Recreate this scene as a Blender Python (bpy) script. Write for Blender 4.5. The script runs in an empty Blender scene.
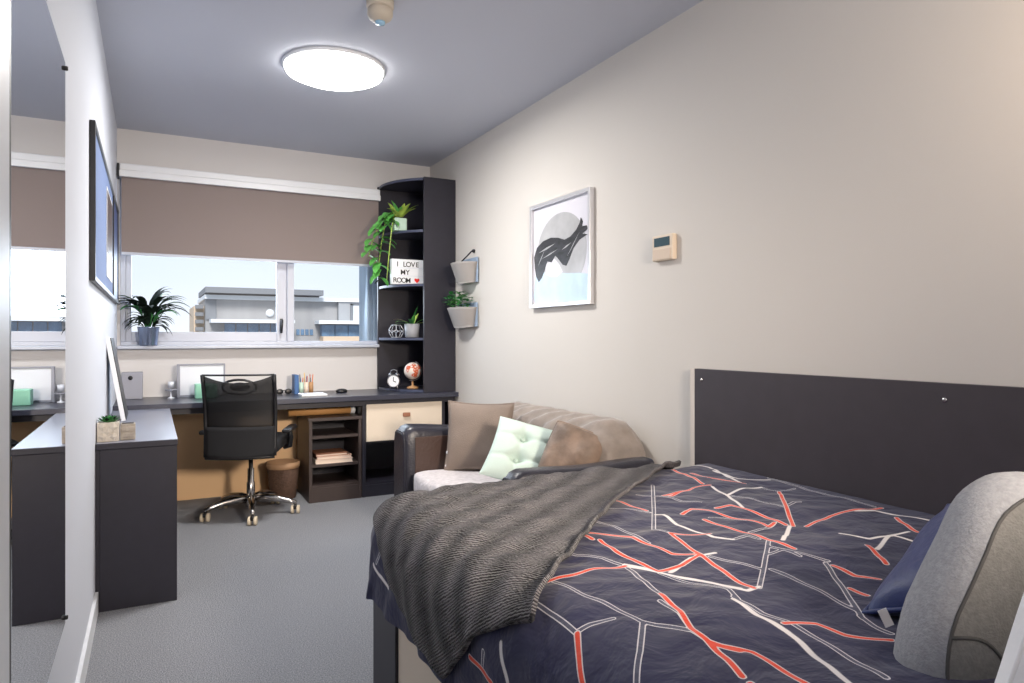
import bpy, bmesh, math, random
import numpy as np
from mathutils import Vector, Matrix, noise
random.seed(7)
PI = math.pi
scene = bpy.context.scene
COL = scene.collection

# ------------------------------------------------------------------ materials
def lin(c):
    c = c / 255.0
    return c / 12.92 if c <= 0.04045 else ((c + 0.055) / 1.055) ** 2.4
def rgb(r, g, b): return (lin(r), lin(g), lin(b), 1.0)

def mat(name, col, rough=0.6, metal=0.0, spec=0.5, bump=0.0, bscale=80.0, var=0.0, vscale=6.0,
        stretch=None, emit=None, estr=0.0, sheen=0.0, detail=3.0):
    m = bpy.data.materials.new(name); m.use_nodes = True
    nt = m.node_tree; b = nt.nodes['Principled BSDF']
    c = rgb(*col)
    b.inputs['Base Color'].default_value = c
    b.inputs['Roughness'].default_value = rough
    b.inputs['Metallic'].default_value = metal
    b.inputs['Specular IOR Level'].default_value = spec
    if sheen: b.inputs['Sheen Weight'].default_value = sheen
    if emit:
        b.inputs['Emission Color'].default_value = rgb(*emit); b.inputs['Emission Strength'].default_value = estr
    def coords(scale):
        tc = nt.nodes.new('ShaderNodeTexCoord'); src = tc.outputs['Object']
        if stretch:
            mp = nt.nodes.new('ShaderNodeMapping'); mp.inputs['Scale'].default_value = stretch
            nt.links.new(src, mp.inputs['Vector']); src = mp.outputs['Vector']
        n = nt.nodes.new('ShaderNodeTexNoise'); n.inputs['Scale'].default_value = scale; n.inputs['Detail'].default_value = detail
        nt.links.new(src, n.inputs['Vector']); return n
    if bump:
        n = coords(bscale); bp = nt.nodes.new('ShaderNodeBump')
        bp.inputs['Strength'].default_value = bump; bp.inputs['Distance'].default_value = 0.01
        nt.links.new(n.outputs['Fac'], bp.inputs['Height']); nt.links.new(bp.outputs['Normal'], b.inputs['Normal'])
    if var:
        n = coords(vscale); r = nt.nodes.new('ShaderNodeValToRGB')
        r.color_ramp.elements[0].position = 0.3; r.color_ramp.elements[1].position = 0.7
        r.color_ramp.elements[0].color = tuple(x * (1 - var) for x in c[:3]) + (1,)
        r.color_ramp.elements[1].color = tuple(min(1, x * (1 + var)) for x in c[:3]) + (1,)
        nt.links.new(n.outputs['Fac'], r.inputs['Fac']); nt.links.new(r.outputs['Color'], b.inputs['Base Color'])
    return m

def see_through(name, col, opaque, rough=0.4):
    m = mat(name, col, rough); nt = m.node_tree
    b = nt.nodes['Principled BSDF']; o = nt.nodes['Material Output']
    t = nt.nodes.new('ShaderNodeBsdfTransparent'); x = nt.nodes.new('ShaderNodeMixShader')
    x.inputs[0].default_value = opaque
    nt.links.new(t.outputs[0], x.inputs[1]); nt.links.new(b.outputs[0], x.inputs[2]); nt.links.new(x.outputs[0], o.inputs['Surface'])
    return m

M = {}
M['wall'] = mat('wall paint', (210, 205, 199), 0.85, spec=0.2, bump=0.05, bscale=300)
M['wall_far'] = mat('far wall paint', (212, 210, 210), 0.85, spec=0.2, bump=0.05, bscale=300)
M['wall_left'] = mat('left wall paint', (208, 212, 222), 0.7, spec=0.3, bump=0.04, bscale=300)
M['ceiling'] = mat('ceiling paint', (198, 201, 212), 0.9, spec=0.1, bump=0.05, bscale=250)  # cool daylight tint mixed into the base colour
M['white'] = mat('white paint', (226, 229, 234), 0.4)
M['alu'] = mat('white coated aluminium', (182, 188, 202), 0.35)
M['carpet'] = mat('grey carpet', (152, 154, 160), 0.98, spec=0.05, bump=0.9, bscale=260, var=0.38, vscale=190, detail=4)
M['charcoal'] = mat('charcoal laminate', (40, 39, 49), 0.42, spec=0.4, var=0.06, vscale=30)
M['charcoal_warm'] = mat('dark brown laminate', (62, 52, 50), 0.45, spec=0.4, var=0.08, vscale=20, stretch=(1, 1, 8))
M['bluegrey'] = mat('blue grey laminate edge', (70, 76, 98), 0.4)
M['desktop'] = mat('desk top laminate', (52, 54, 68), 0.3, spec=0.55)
M['desktop_sheen'] = mat('desk top with painted sheen', (120, 124, 140), 0.28, spec=0.6)  # grazing sky reflection put into the colour of a dark top
M['headboard'] = mat('headboard laminate', (67, 62, 67), 0.5, spec=0.35, var=0.05, vscale=15)
M['edge'] = mat('pale edging', (214, 205, 196), 0.5)
M['cream'] = mat('cream laminate', (222, 208, 190), 0.5)
M['tan'] = mat('cream panel with painted warm light', (236, 196, 150), 0.6)  # cream panel; the orange of the warm light is in its colour
M['black'] = mat('black plastic', (20, 20, 24), 0.4)
M['blackfab'] = mat('black fabric', (19, 19, 23), 0.85, bump=0.3, bscale=300)
M['chairmesh'] = see_through('black chair mesh', (14, 14, 18), 0.80, 0.6)
M['chrome'] = mat('brushed chrome', (190, 186, 184), 0.25, metal=1.0)
M['steel'] = mat('steel', (160, 160, 165), 0.3, metal=1.0)
M['caster_rim'] = mat('cream caster tread', (214, 200, 176), 0.5)
M['mirror'] = mat('silvered glass', (236, 240, 244), 0.01, metal=1.0)
M['mirror_edge'] = mat('dark mirror edge', (14, 16, 24), 0.4)
M['blind'] = mat('brown grey blind fabric', (134, 122, 119), 0.85, bump=0.1, bscale=400)
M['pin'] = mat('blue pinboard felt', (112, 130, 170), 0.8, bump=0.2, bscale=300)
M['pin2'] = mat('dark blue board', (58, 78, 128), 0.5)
M['paper'] = mat('white paper', (236, 238, 242), 0.7)
M['photo_dark'] = mat('dark print', (70, 58, 58), 0.4, var=0.5, vscale=14)
M['leather'] = mat('dark leather', (40, 40, 50), 0.33, spec=0.5, bump=0.25, bscale=90)
M['leather_reflect'] = mat('leather with painted reflection', (72, 54, 48), 0.38, spec=0.5, bump=0.25, bscale=70)
M['suede'] = mat('taupe suede', (136, 126, 119), 0.8, bump=0.5, bscale=24, var=0.18, vscale=12, sheen=0.3)
M['seatgrey'] = mat('pale grey textured seat throw', (200, 194, 196), 0.9, bump=0.6, bscale=70, var=0.12, vscale=40)
M['taupe'] = mat('taupe cushion cloth', (128, 115, 106), 0.85, bump=0.3, bscale=200, var=0.06, vscale=10)
M['mint'] = mat('mint cushion cloth', (196, 214, 206), 0.8, bump=0.15, bscale=150)
M['rust'] = mat('brown velvet', (124, 106, 93), 0.6, bump=0.6, bscale=20, var=0.3, vscale=14, sheen=0.1)
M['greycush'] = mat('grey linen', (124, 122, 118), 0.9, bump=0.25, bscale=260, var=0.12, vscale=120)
M['greycush_lit'] = mat('grey linen lit side', (152, 153, 157), 0.9, bump=0.25, bscale=260, var=0.12, vscale=120)  # same linen as the face, window light painted in as a paler tone
M['seam'] = mat('dark grey seam', (84, 83, 81), 0.9)
M['navyvelvet'] = mat('navy velvet', (20, 40, 98), 0.5, bump=0.3, bscale=40, sheen=0.08)
M['whitecloth'] = mat('white cotton', (236, 236, 238), 0.8, bump=0.1, bscale=60)
M['silver'] = mat('silver frame', (206, 206, 210), 0.3, metal=0.5)
M['art_bg'] = mat('pale lilac paper', (214, 212, 220), 0.35)
M['art_disc'] = mat('grey wash print', (176, 176, 178), 0.4, var=0.12, vscale=9)
M['art_ink'] = mat('black ink print', (40, 40, 44), 0.4, var=0.7, vscale=18, stretch=(1, 1, 2.5))
M['art_reflection'] = mat('painted pale blue reflection', (190, 212, 238), 0.4, var=0.1, vscale=9)
M['felt'] = mat('grey felt', (156, 151, 148), 0.95, bump=0.3, bscale=160)
M['felt_blue'] = mat('blue grey felt', (150, 168, 190), 0.95, bump=0.3, bscale=160)
M['beige'] = mat('beige plastic', (214, 198, 178), 0.5)
M['beige_side'] = mat('tan plastic', (204, 184, 164), 0.5)
M['lcd'] = mat('dark teal display', (62, 84, 92), 0.2)
M['leaf_dark'] = mat('dark green leaf', (20, 34, 26), 0.7, spec=0.2, var=0.35, vscale=20)
M['leaf'] = mat('green leaf', (92, 168, 78), 0.45, var=0.3, vscale=30)
M['leaf_lime'] = mat('lime leaf', (164, 190, 88), 0.45, var=0.25, vscale=30)
M['leaf_mid'] = mat('mid green leaf', (50, 120, 60), 0.5, var=0.3, vscale=60)
M['soil'] = mat('dark soil', (40, 32, 28), 0.95, bump=0.8, bscale=120)
M['galv'] = mat('galvanised metal', (140, 152, 176), 0.25, metal=0.8, var=0.35, vscale=30, stretch=(1, 1, .05))
M['greypot'] = mat('grey ceramic', (160, 162, 168), 0.5)
M['concrete'] = mat('pale concrete', (196, 188, 176), 0.8, bump=0.2, bscale=120, var=0.08, vscale=30)
M['concrete_dk'] = mat('grey concrete', (158, 150, 140), 0.85, bump=0.3, bscale=90, var=0.15, vscale=40)
M['jade'] = mat('pale jade glass', (186, 212, 196), 0.2)
M['letter'] = mat('black letter tile', (22, 22, 24), 0.5)
M['red'] = mat('red heart', (226, 40, 36), 0.5)
M['globe'] = mat('globe white', (226, 216, 208), 0.35)
M['globe_land'] = mat('globe land orange', (206, 98, 60), 0.4)
M['wire'] = mat('pale wire', (188, 190, 196), 0.3, metal=0.6)
M['wood'] = mat('light wood', (176, 134, 92), 0.5, var=0.15, vscale=20, stretch=(1, 8, 8))
M['bin'] = mat('brown woven bin', (88, 66, 54), 0.8, bump=0.7, bscale=90, var=0.2, vscale=60)
M['bin_rim'] = mat('tan liner', (176, 140, 108), 0.6)
M['kraft'] = mat('kraft cardboard', (198, 146, 90), 0.7)
M['mintbox'] = mat('mint box', (150, 212, 184), 0.5)
M['greybox'] = mat('grey box', (150, 152, 164), 0.5)
M['frost'] = mat('pale blue white sheet', (222, 226, 236), 0.4)
M['bookblue'] = mat('blue cover', (50, 96, 150), 0.5)
M['bookbrown'] = mat('brown cover', (150, 100, 76), 0.5)
M['bookcream'] = mat('cream pages', (226, 208, 192), 0.7)
M['bookrose'] = mat('dusty rose cover', (196, 160, 144), 0.6)
M['rubber'] = mat('dark grey rubber', (36, 36, 40), 0.7)
M['lampglow'] = mat('lamp diffuser', (255, 255, 255), 0.5, emit=(255, 252, 246), estr=16.0)
M['det'] = mat('detector beige', (190, 180, 166), 0.5)
M['led'] = mat('clear lens', (150, 190, 220), 0.1)
M['bwall'] = mat('exterior grey cladding', (152, 152, 154), 0.9, var=0.06, vscale=0.8, stretch=(3, 1, 0.2))
M['bwall2'] = mat('exterior light grey cladding', (160, 162, 166), 0.9, var=0.05, vscale=0.8)
M['bdark'] = mat('exterior dark grey roof', (120, 124, 130), 0.8)
M['bwhite'] = mat('exterior white concrete', (220, 224, 228), 0.8)
M['bglass'] = mat('exterior blue glass', (92, 124, 156), 0.15, var=0.35, vscale=1.2)
M['bbrown'] = mat('exterior tan brick', (206, 184, 160), 0.9)
M['fin'] = mat('exterior blue grey ribs', (158, 172, 184), 0.8, var=0.08, vscale=10, stretch=(30, 1, 0.2))

def glass_mat():
    m = bpy.data.materials.new('window glass'); m.use_nodes = True; nt = m.node_tree; nt.nodes.clear()
    o = nt.nodes.new('ShaderNodeOutputMaterial'); t = nt.nodes.new('ShaderNodeBsdfTransparent'); g = nt.nodes.new('ShaderNodeBsdfGlossy')
    t.inputs[0].default_value = (0.985, 0.99, 1, 1); g.inputs['Roughness'].default_value = 0.35
    x = nt.nodes.new('ShaderNodeMixShader'); x.inputs[0].default_value = 0.006
    nt.links.new(t.outputs[0], x.inputs[1]); nt.links.new(g.outputs[0], x.inputs[2]); nt.links.new(x.outputs[0], o.inputs['Surface'])
    return m
M['glass'] = glass_mat()

# ------------------------------------------------------------------ mesh building
class MB:
    def __init__(s): s.v = []; s.f = []; s.m = []; s.mats = []; s.sm = []
    def _mi(s, m):
        if m not in s.mats: s.mats.append(m)
        return s.mats.index(m)
    def add(s, vs, fs, m=None, X=None, smooth=False):
        n = len(s.v); mi = s._mi(m) if m else 0
        s.v += [tuple(X @ Vector(v)) if X is not None else tuple(v) for v in vs]
        s.f += [tuple(n + i for i in f) for f in fs]; s.m += [mi] * len(fs); s.sm += [smooth] * len(fs)
        return s
    def addbm(s, bm, m=None, X=None, smooth=False):
        bm.verts.index_update()
        s.add([v.co[:] for v in bm.verts], [[v.index for v in f.verts] for f in bm.faces], m, X, smooth); bm.free(); return s
    def box(s, x0, x1, y0, y1, z0, z1, bev=0.0, m=None, X=None, seg=2):
        bm = bmesh.new(); bmesh.ops.create_cube(bm, size=1)
        for v in bm.verts:
            v.co = Vector((x0 if v.co.x < 0 else x1, y0 if v.co.y < 0 else y1, z0 if v.co.z < 0 else z1))
        if bev > 0: bmesh.ops.bevel(bm, geom=bm.edges[:], offset=bev, segments=seg, profile=0.5, affect='EDGES', clamp_overlap=True)
        return s.addbm(bm, m, X, smooth=False)
    def lathe(s, prof, c=(0, 0, 0), n=24, m=None, X=None, smooth=True, cap=True):
        vs = []; fs = []
        for r, z in prof:
            for k in range(n):
                a = 2 * PI * k / n; vs.append((c[0] + r * math.cos(a), c[1] + r * math.sin(a), c[2] + z))
        for i in range(len(prof) - 1):
            for k in range(n):
                k2 = (k + 1) % n; fs.append((i * n + k, i * n + k2, (i + 1) * n + k2, (i + 1) * n + k))
        if cap:
            fs.append(tuple(range(n - 1, -1, -1))); fs.append(tuple((len(prof) - 1) * n + k for k in range(n)))
        return s.add(vs, fs, m, X, smooth)
    def tube(s, pts, r, n=8, m=None, X=None, closed=False, smooth=True):
        P = [Vector(p) for p in pts]; R = r if isinstance(r, (list, tuple)) else [r] * len(P)
        vs = []; fs = []; N = None; L = len(P)
        for i, p in enumerate(P):
            a = P[(i - 1) % L] if (closed or i > 0) else p; b = P[(i + 1) % L] if (closed or i < L - 1) else p
            t = (b - a).normalized() if (b - a).length > 1e-9 else Vector((0, 0, 1))
            if N is None:
                N = t.cross(Vector((0, 0, 1)))
                if N.length < 0.1: N = t.cross(Vector((1, 0, 0)))
            N = (N - t * N.dot(t)); N.normalize(); Bv = t.cross(N)
            for k in range(n):
                q = 2 * PI * k / n; vs.append(tuple(p + (N * math.cos(q) + Bv * math.sin(q)) * R[i]))
        for i in range(L if closed else L - 1):
            j = (i + 1) % L
            for k in range(n):
                k2 = (k + 1) % n; fs.append((i * n + k, i * n + k2, j * n + k2, j * n + k))
        if not closed:
            fs.append(tuple(range(n - 1, -1, -1))); fs.append(tuple((L - 1) * n + k for k in range(n)))
        return s.add(vs, fs, m, X, smooth)
    def prism(s, poly, z0, z1, m=None, X=None):
        n = len(poly); vs = [(x, y, z0) for x, y in poly] + [(x, y, z1) for x, y in poly]
        fs = [tuple(range(n - 1, -1, -1)), tuple(range(n, 2 * n))] + [(i, (i + 1) % n, n + (i + 1) % n, n + i) for i in range(n)]
        return s.add(vs, fs, m, X)
    def ell(s, c, r, nu=16, nv=10, m=None, X=None):
        prof = [(max(1e-4, math.sin(PI * i / nv)), -math.cos(PI * i / nv)) for i in range(nv + 1)]
        Y = Matrix.Translation(c) @ Matrix.Diagonal((r[0], r[1], r[2], 1))
        return s.lathe(prof, n=nu, m=m, X=(X @ Y if X is not None else Y), cap=False)
    def grid(s, fn, nu, nv, m=None, X=None, smooth=True):
        vs = [fn(i / nu, j / nv) for j in range(nv + 1) for i in range(nu + 1)]
        fs = [(j * (nu + 1) + i, j * (nu + 1) + i + 1, (j + 1) * (nu + 1) + i + 1, (j + 1) * (nu + 1) + i) for j in range(nv) for i in range(nu)]
        return s.add(vs, fs, m, X, smooth)
    def leaf(s, base, d, L, W, droop=0.5, m=None, seg=7, fold=0.25, tip=1.0):
        p = Vector(base); d = Vector(d).normalized(); vs = []; fs = []
        st = L / seg
        for i in range(seg + 1):
            t = i / seg
            w = W * 0.5 * (math.sin(PI * min(1, t ** 0.75 * 0.97 + 0.03)) ** tip)
            side = d.cross(Vector((0, 0, 1)))
            if side.length < 0.05: side = Vector((1, 0, 0))
            side.normalize(); up = side.cross(d)
            vs += [tuple(p - side * w + up * w * fold), tuple(p), tuple(p + side * w + up * w * fold)]
            p = p + d * st; d = (d + Vector((0, 0, -droop * st / L * 1.6))).normalized()
        for i in range(seg):
            a = 3 * i; fs += [(a, a + 1, a + 4, a + 3), (a + 1, a + 2, a + 5, a + 4)]
        return s.add(vs, fs, m, None, True)
    def build(s, name, material=None, parent=None, sub=0, solid=0.0, label=None):
        me = bpy.data.meshes.new(name); me.from_pydata(s.v, [], s.f)
        if material is not None and not s.mats: me.materials.append(material)
        else:
            for m in s.mats: me.materials.append(m)
            me.polygons.foreach_set('material_index', s.m)
        me.polygons.foreach_set('use_smooth', s.sm); me.update()
        o = bpy.data.objects.new(name, me); COL.objects.link(o)
        if solid:
            md = o.modifiers.new('thick', 'SOLIDIFY'); md.thickness = solid; md.offset = 0
        if sub:
            md = o.modifiers.new('sub', 'SUBSURF'); md.levels = sub; md.render_levels = sub
        if parent is not None: adopt(o, parent)
        if label: o['label'] = label
        return o

WM = {}
def adopt(o, parent):
    o.parent = parent
    o.matrix_parent_inverse = Matrix.Translation(-WM.get(parent.name, Vector((0, 0, 0))))

def thing(name, loc, label, cat, group=None):
    o = bpy.data.objects.new(name, None); COL.objects.link(o); o.location = loc; o.empty_display_size = 0.05
    WM[o.name] = Vector(loc)
    o['label'] = label; o['category'] = cat
    if group: o['group'] = group
    return o
def tag(o, label, cat, group=None):
    o['label'] = label; o['category'] = cat
    if group: o['group'] = group
    return o
def struct(o): o['kind'] = 'structure'; return o
def dup(root, delta, label, group=None):
    r = root.copy(); COL.objects.link(r); r.location = root.location + Vector(delta); r['label'] = label
    if group: r['group'] = group
    for ch in list(root.children):
        c = ch.copy(); COL.objects.link(c); c.parent = r
        for g in list(ch.children):
            d = g.copy(); COL.objects.link(d); d.parent = c
    return r
def box(name, x0, x1, y0, y1, z0, z1, m, parent=None, bev=0.0, label=None):
    return MB().box(x0, x1, y0, y1, z0, z1, bev).build(name, m, parent, label=label)

def cushion(mb, X, w, h, T, m=None, n=28, pinch=0.07, power=0.42, wr=0.006, seed=0.0, tuft=None):
    for side in (1, -1):
        def fn(a, b, side=side):
            u = 2 * a - 1; v = 2 * b - 1
            u = math.copysign(abs(u) ** 0.8, u); v = math.copysign(abs(v) ** 0.8, v)
            x = w / 2 * u * (1 - pinch * (1 - v * v)); y = h / 2 * v * (1 - pinch * (1 - u * u))
            e = max(0.0, (1 - u * u) * (1 - v * v)); z = T / 2 * e ** power
            if tuft: z *= tuft(u, v)
            z += wr * e ** 0.3 * noise.noise(Vector((x * 9 + seed, y * 9, side * 3.1 + seed))) * (1 if e > 0 else 0)
            return (x, y, side * z)
        k = MB(); k.grid(fn, n, n)
        fs = k.f if side == 1 else [tuple(reversed(f)) for f in k.f]
        mb.add(k.v, fs, m, X, True)
    return mb
def rim(w, h, pinch=0.07, n=16):
    pts = []
    for s in range(4):
        for i in range(n):
            t = -1 + 2 * i / n
            u, v = ((t, -1), (1, t), (-t, 1), (-1, -t))[s]
            pts.append((w / 2 * u * (1 - pinch * (1 - v * v)), h / 2 * v * (1 - pinch * (1 - u * u)), 0))
    return pts
def frame_from(c, right, up):
    r = Vector(right).normalized(); u = Vector(up); u = (u - r * u.dot(r)).normalized(); n = r.cross(u)
    X = Matrix((r, u, n)).transposed().to_4x4(); X.translation = Vector(c); return X
LINES = [
 ('R', [0.697, 1.25, 0.786, 1.266, 0.875, 1.276, 0.971, 1.273]),
 ('W', [0.971, 1.273, 1.002, 1.214, 1.034, 1.146, 1.065, 1.084, 1.089, 1.037]),
 ('D', [0.968, 1.262, 0.925, 1.132, 0.911, 1.078]),
 ('R', [0.911, 1.078, 0.886, 0.992, 0.857, 0.93, 0.851, 0.885, 0.83, 0.818, 0.808, 0.764]),
 ('D', [0.764, 1.251, 0.783, 1.141, 0.791, 1.049, 0.798, 0.999, 0.845, 0.927]),
 ('D', [0.795, 0.99, 0.724, 0.909, 0.667, 0.853]),
 ('D', [0.682, 1.241, 0.685, 1.121, 0.682, 1.042]),
 ('R', [0.683, 1.04, 0.648, 0.991, 0.616, 0.951]),
 ('R', [0.851, 0.88, 0.87, 0.828]),
 ('W', [0.581, 1.22, 0.518, 1.184]),
 ('R', [0.497, 1.358, 0.493, 1.298, 0.492, 1.242]),
 ('D', [0.54, 1.284, 0.501, 1.299]),
 ('R', [0.99, 1.552, 1.007, 1.528, 1.04, 1.493, 1.108, 1.421, 1.112, 1.341, 1.119, 1.281, 1.164, 1.251]),
 ('R', [1.007, 1.528, 1.007, 1.457]),
 ('R', [1.021, 1.445, 1.006, 1.355, 1.008, 1.275, 1.016, 1.21]),
 ('R', [1.016, 1.21, 1.089, 1.213, 1.167, 1.239]),
 ('D', [1.11, 1.635, 1.124, 1.524, 1.123, 1.45, 1.12, 1.37]),
 ('D', [0.886, 1.45, 0.905, 1.378, 0.95, 1.334, 0.971, 1.276]),
 ('W', [0.974, 1.28, 1.01, 1.219, 1.03, 1.148, 1.063, 1.09, 1.074, 1.053, 1.093, 1.02, 1.13, 1.023]),
 ('D', [1.125, 1.018, 1.238, 1.107, 1.397, 1.234]),
 ('R', [1.223, 1.409, 1.188, 1.29, 1.161, 1.213, 1.127, 1.105, 1.116, 1.054, 1.116, 1.023]),
 ('R', [1.223, 1.409, 1.265, 1.374, 1.317, 1.359]),
 ('D', [1.589, 1.923, 1.345, 1.622, 1.206, 1.455]),
 ('W', [1.324, 1.587, 1.343, 1.577, 1.302, 1.47, 1.313, 1.398, 1.3, 1.332, 1.325, 1.284]),
 ('D', [1.325, 1.284, 1.389, 1.297, 1.392, 1.26]),
 ('R', [1.32, 1.841, 1.315, 1.686, 1.326, 1.632]),
 ('D', [1.212, 1.452, 1.223, 1.409]),
 ('R', [1.495, 1.756, 1.597, 1.78, 1.678, 1.811, 1.743, 1.798]),
 ('W', [1.736, 1.78, 1.699, 1.698, 1.682, 1.65, 1.626, 1.555, 1.605, 1.517]),
 ('W', [1.691, 1.664, 1.824, 1.713, 1.904, 1.713]),
 ('D', [1.904, 1.713, 1.895, 1.634, 1.975, 1.633]),
 ('R', [1.89, 1.625, 1.723, 1.454, 1.579, 1.309]),
 ('W', [1.571, 1.314, 1.429, 1.217]),
 ('R', [1.827, 2.09, 1.797, 1.977, 1.735, 1.824]),
 ('W', [1.976, 2.137, 1.976, 2.039, 1.89, 1.831, 1.882, 1.79]),
 ('R', [1.828, 1.985, 1.829, 1.887, 1.882, 1.768]),
 ('R', [1.401, 1.561, 1.465, 1.591, 1.495, 1.543, 1.505, 1.476, 1.514, 1.413, 1.526, 1.365, 1.519, 1.342, 1.562, 1.359]),
 ('R', [1.532, 1.555, 1.584, 1.544, 1.6, 1.503, 1.597, 1.428, 1.572, 1.327]),
 ('R', [1.413, 1.481, 1.406, 1.414, 1.423, 1.328, 1.402, 1.231, 1.4, 1.157]),
 ('D', [1.437, 1.818, 1.464, 1.765, 1.496, 1.711, 1.497, 1.668, 1.532, 1.622]),
 ('D', [1.177, 1.214, 1.195, 1.157, 1.221, 1.098]),
 ('D', [1.239, 1.088, 1.23, 1.042, 1.229, 1.002]),
 ('D', [1.695, 1.662, 1.715, 1.542, 1.719, 1.456]),
 ('D', [1.446, 1.492, 1.495, 1.466, 1.508, 1.416]),
 ('D', [1.437, 1.333, 1.494, 1.328, 1.55, 1.352]),
 ('W', [1.032, 1.0, 1.009, 0.918, 0.997, 0.84, 0.963, 0.745, 0.937, 0.673]),
 ('D', [1.042, 1.01, 1.026, 0.921, 1.031, 0.869, 1.024, 0.782, 1.019, 0.706, 1.005, 0.66]),
 ('R', [1.018, 0.864, 1.078, 0.844, 1.089, 0.792, 1.133, 0.735]),
 ('R', [0.85, 0.874, 0.885, 0.815, 0.88, 0.752, 0.876, 0.694]),
 ('D', [0.818, 0.97, 0.851, 0.929, 0.85, 0.874]),
 ('D', [1.24, 1.085, 1.225, 0.958, 1.207, 0.852]),
 ('D', [1.39, 1.062, 1.278, 0.93, 1.184, 0.825]),
 ('R', [1.39, 1.043, 1.376, 0.977, 1.395, 0.933]),
 ('R', [1.597, 1.1, 1.5, 0.985]),
 ('R', [1.3, 0.934, 1.294, 0.891]),
 ('R', [1.908, 1.223, 1.818, 1.104]),
 ('R', [1.612, 1.293, 1.763, 1.33, 1.878, 1.333, 1.994, 1.325]),
 ('W', [1.867, 1.326, 1.93, 1.306, 1.941, 1.236, 1.965, 1.152]),
 ('W', [1.633, 1.202, 1.661, 1.137, 1.738, 1.121, 1.731, 1.052]),
 ('W', [1.935, 1.976, 1.915, 1.832, 2.018, 1.778]),
 ('D', [2.039, 1.796, 2.0, 1.604, 1.991, 1.448, 1.986, 1.343]),
 ('R', [1.511, 1.741, 1.643, 1.794]),
 ('D', [2.038, 1.8, 2.025, 1.714, 2.008, 1.636]),
 ('D', [1.314, 1.161, 1.374, 1.17, 1.367, 1.114]),
 ('D', [1.201, 1.724, 1.282, 1.655, 1.322, 1.616]),
 ('D', [1.364, 1.201, 1.385, 1.125, 1.405, 1.066]),
 ('D', [1.719, 1.456, 1.799, 1.487, 1.82, 1.483]),
 ('W', [1.582, 1.064, 1.727, 1.127, 1.808, 1.125]),
 ('D', [0.886, 1.05, 0.879, 0.986, 0.852, 0.917]),
 ('D', [0.682, 1.042, 0.714, 1.042, 0.76, 1.032]),
 ('W', [1.038, 1.195, 1.138, 1.235, 1.205, 1.226]),
 ('D', [1.19, 0.835, 1.173, 0.794, 1.161, 0.753]),
 ('R', [0.803, 0.744, 0.781, 0.684]),
 ('W', [0.937, 0.673, 0.916, 0.627]),
 ('D', [1.005, 1.191, 1.021, 1.114, 1.063, 1.044, 1.044, 1.0]),
 ('W', [0.486, 2.082, 0.467, 2.037, 0.455, 1.945]),
 ('D', [0.535, 2.027, 0.498, 2.055]),
]
KEY, REAR, WARM, DAY, LAMP = 17, 27, 5, 28, 41
# ------------------------------------------------------------------ room shell
XL, XR, YF, YB, ZC = -0.209, 2.077, 5.40, -1.3, 2.594
struct(box('floor', XL - .1, XR + .1, YB - .1, YF + .1, -0.1, 0, M['carpet']))
struct(box('ceiling', XL - .1, XR + .1, YB - .1, YF + .1, ZC, ZC + .1, M['ceiling']))
struct(box('wall_left', XL - .1, XL, YB - .1, YF + .1, 0, ZC, M['wall_left']))
struct(box('wall_right', XR, XR + .1, YB - .1, YF + .1, 0, ZC, M['wall']))
struct(box('wall_near', XL, XR, YB - .1, YB, 0, ZC, M['wall']))
WX0, WX1, WZ0, WZ1 = -0.19, 2.0, 1.10, 2.30
w = MB(); w.box(XL, XR, YF, YF + .1, 0, WZ0); w.box(XL, XR, YF, YF + .1, WZ1, ZC)
w.box(XL, WX0, YF, YF + .1, WZ0, WZ1); w.box(WX1, XR, YF, YF + .1, WZ0, WZ1)
struct(w.build('wall_far', M['wall_far']))
struct(box('baseboard_left', XL, XL + .012, 1.3, 3.34, 0, 0.09, M['white']))
struct(box('baseboard_right', XR - .012, XR, 2.26, 4.8, 0, 0.09, M['white']))
# door architrave beside the mirror
d = MB(); d.box(XL, XL + .024, 1.13, 1.238, 0, 2.12, .004); d.box(XL, XL + .024, 0.1, 1.238, 2.12, 2.22, .004)
struct(d.build('trim_1', M['white']))

# window: frame, sash, fixed light, panes
win = MB()
win.box(WX0 + .001, -0.158, YF + .001, YF + .07, 1.128, 2.24, .003); win.box(WX0 + .001, WX1 - .001, YF + .002, YF + .07, WZ0 + .001, 1.128, .003)
win.box(WX0 + .001, WX1 - .001, YF + .002, YF + .07, 2.24, WZ1 - .001, .003); win.box(1.94, WX1 - .001, YF + .001, YF + .07, 1.128, 2.24, .003)
win.box(0.915, 0.967, YF - .006, YF + .07, 1.128, 2.24, .003)
wo = struct(win.build('window_1', M['alu']))
s = MB()
s.box(-0.158, -0.122, YF + .012, YF + .05, 1.128, 2.24, .003); s.box(0.842, 0.915, YF + .012, YF + .05, 1.128, 2.24, .003)
s.box(-0.122, 0.842, YF + .012, YF + .05, 1.128, 1.197, .003); s.box(-0.122, 0.842, YF + .012, YF + .05, 2.19, 2.24, .003)
s.build('sash', M['alu'], wo)
box('pane', -0.122, 0.842, YF + .03, YF + .034, 1.197, 2.19, M['glass'], wo)
box('pane', 0.967, 1.94, YF + .03, YF + .034, 1.128, 2.24, M['glass'], wo)
h = MB(); h.box(0.865, 0.885, YF + .0, YF + .013, 1.20, 1.30, .003); h.tube([(0.875, YF, 1.285), (0.875, YF - .03, 1.285), (0.872, YF - .035, 1.25), (0.868, YF - .035, 1.19)], .009)
h.build('sash_handle', M['black'], wo)
struct(box('sill', WX0 - .015, 1.612, YF - .09, YF + .0, 1.078, 1.10, M['alu'], bev=.004)).name = 'trim_2'

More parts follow.
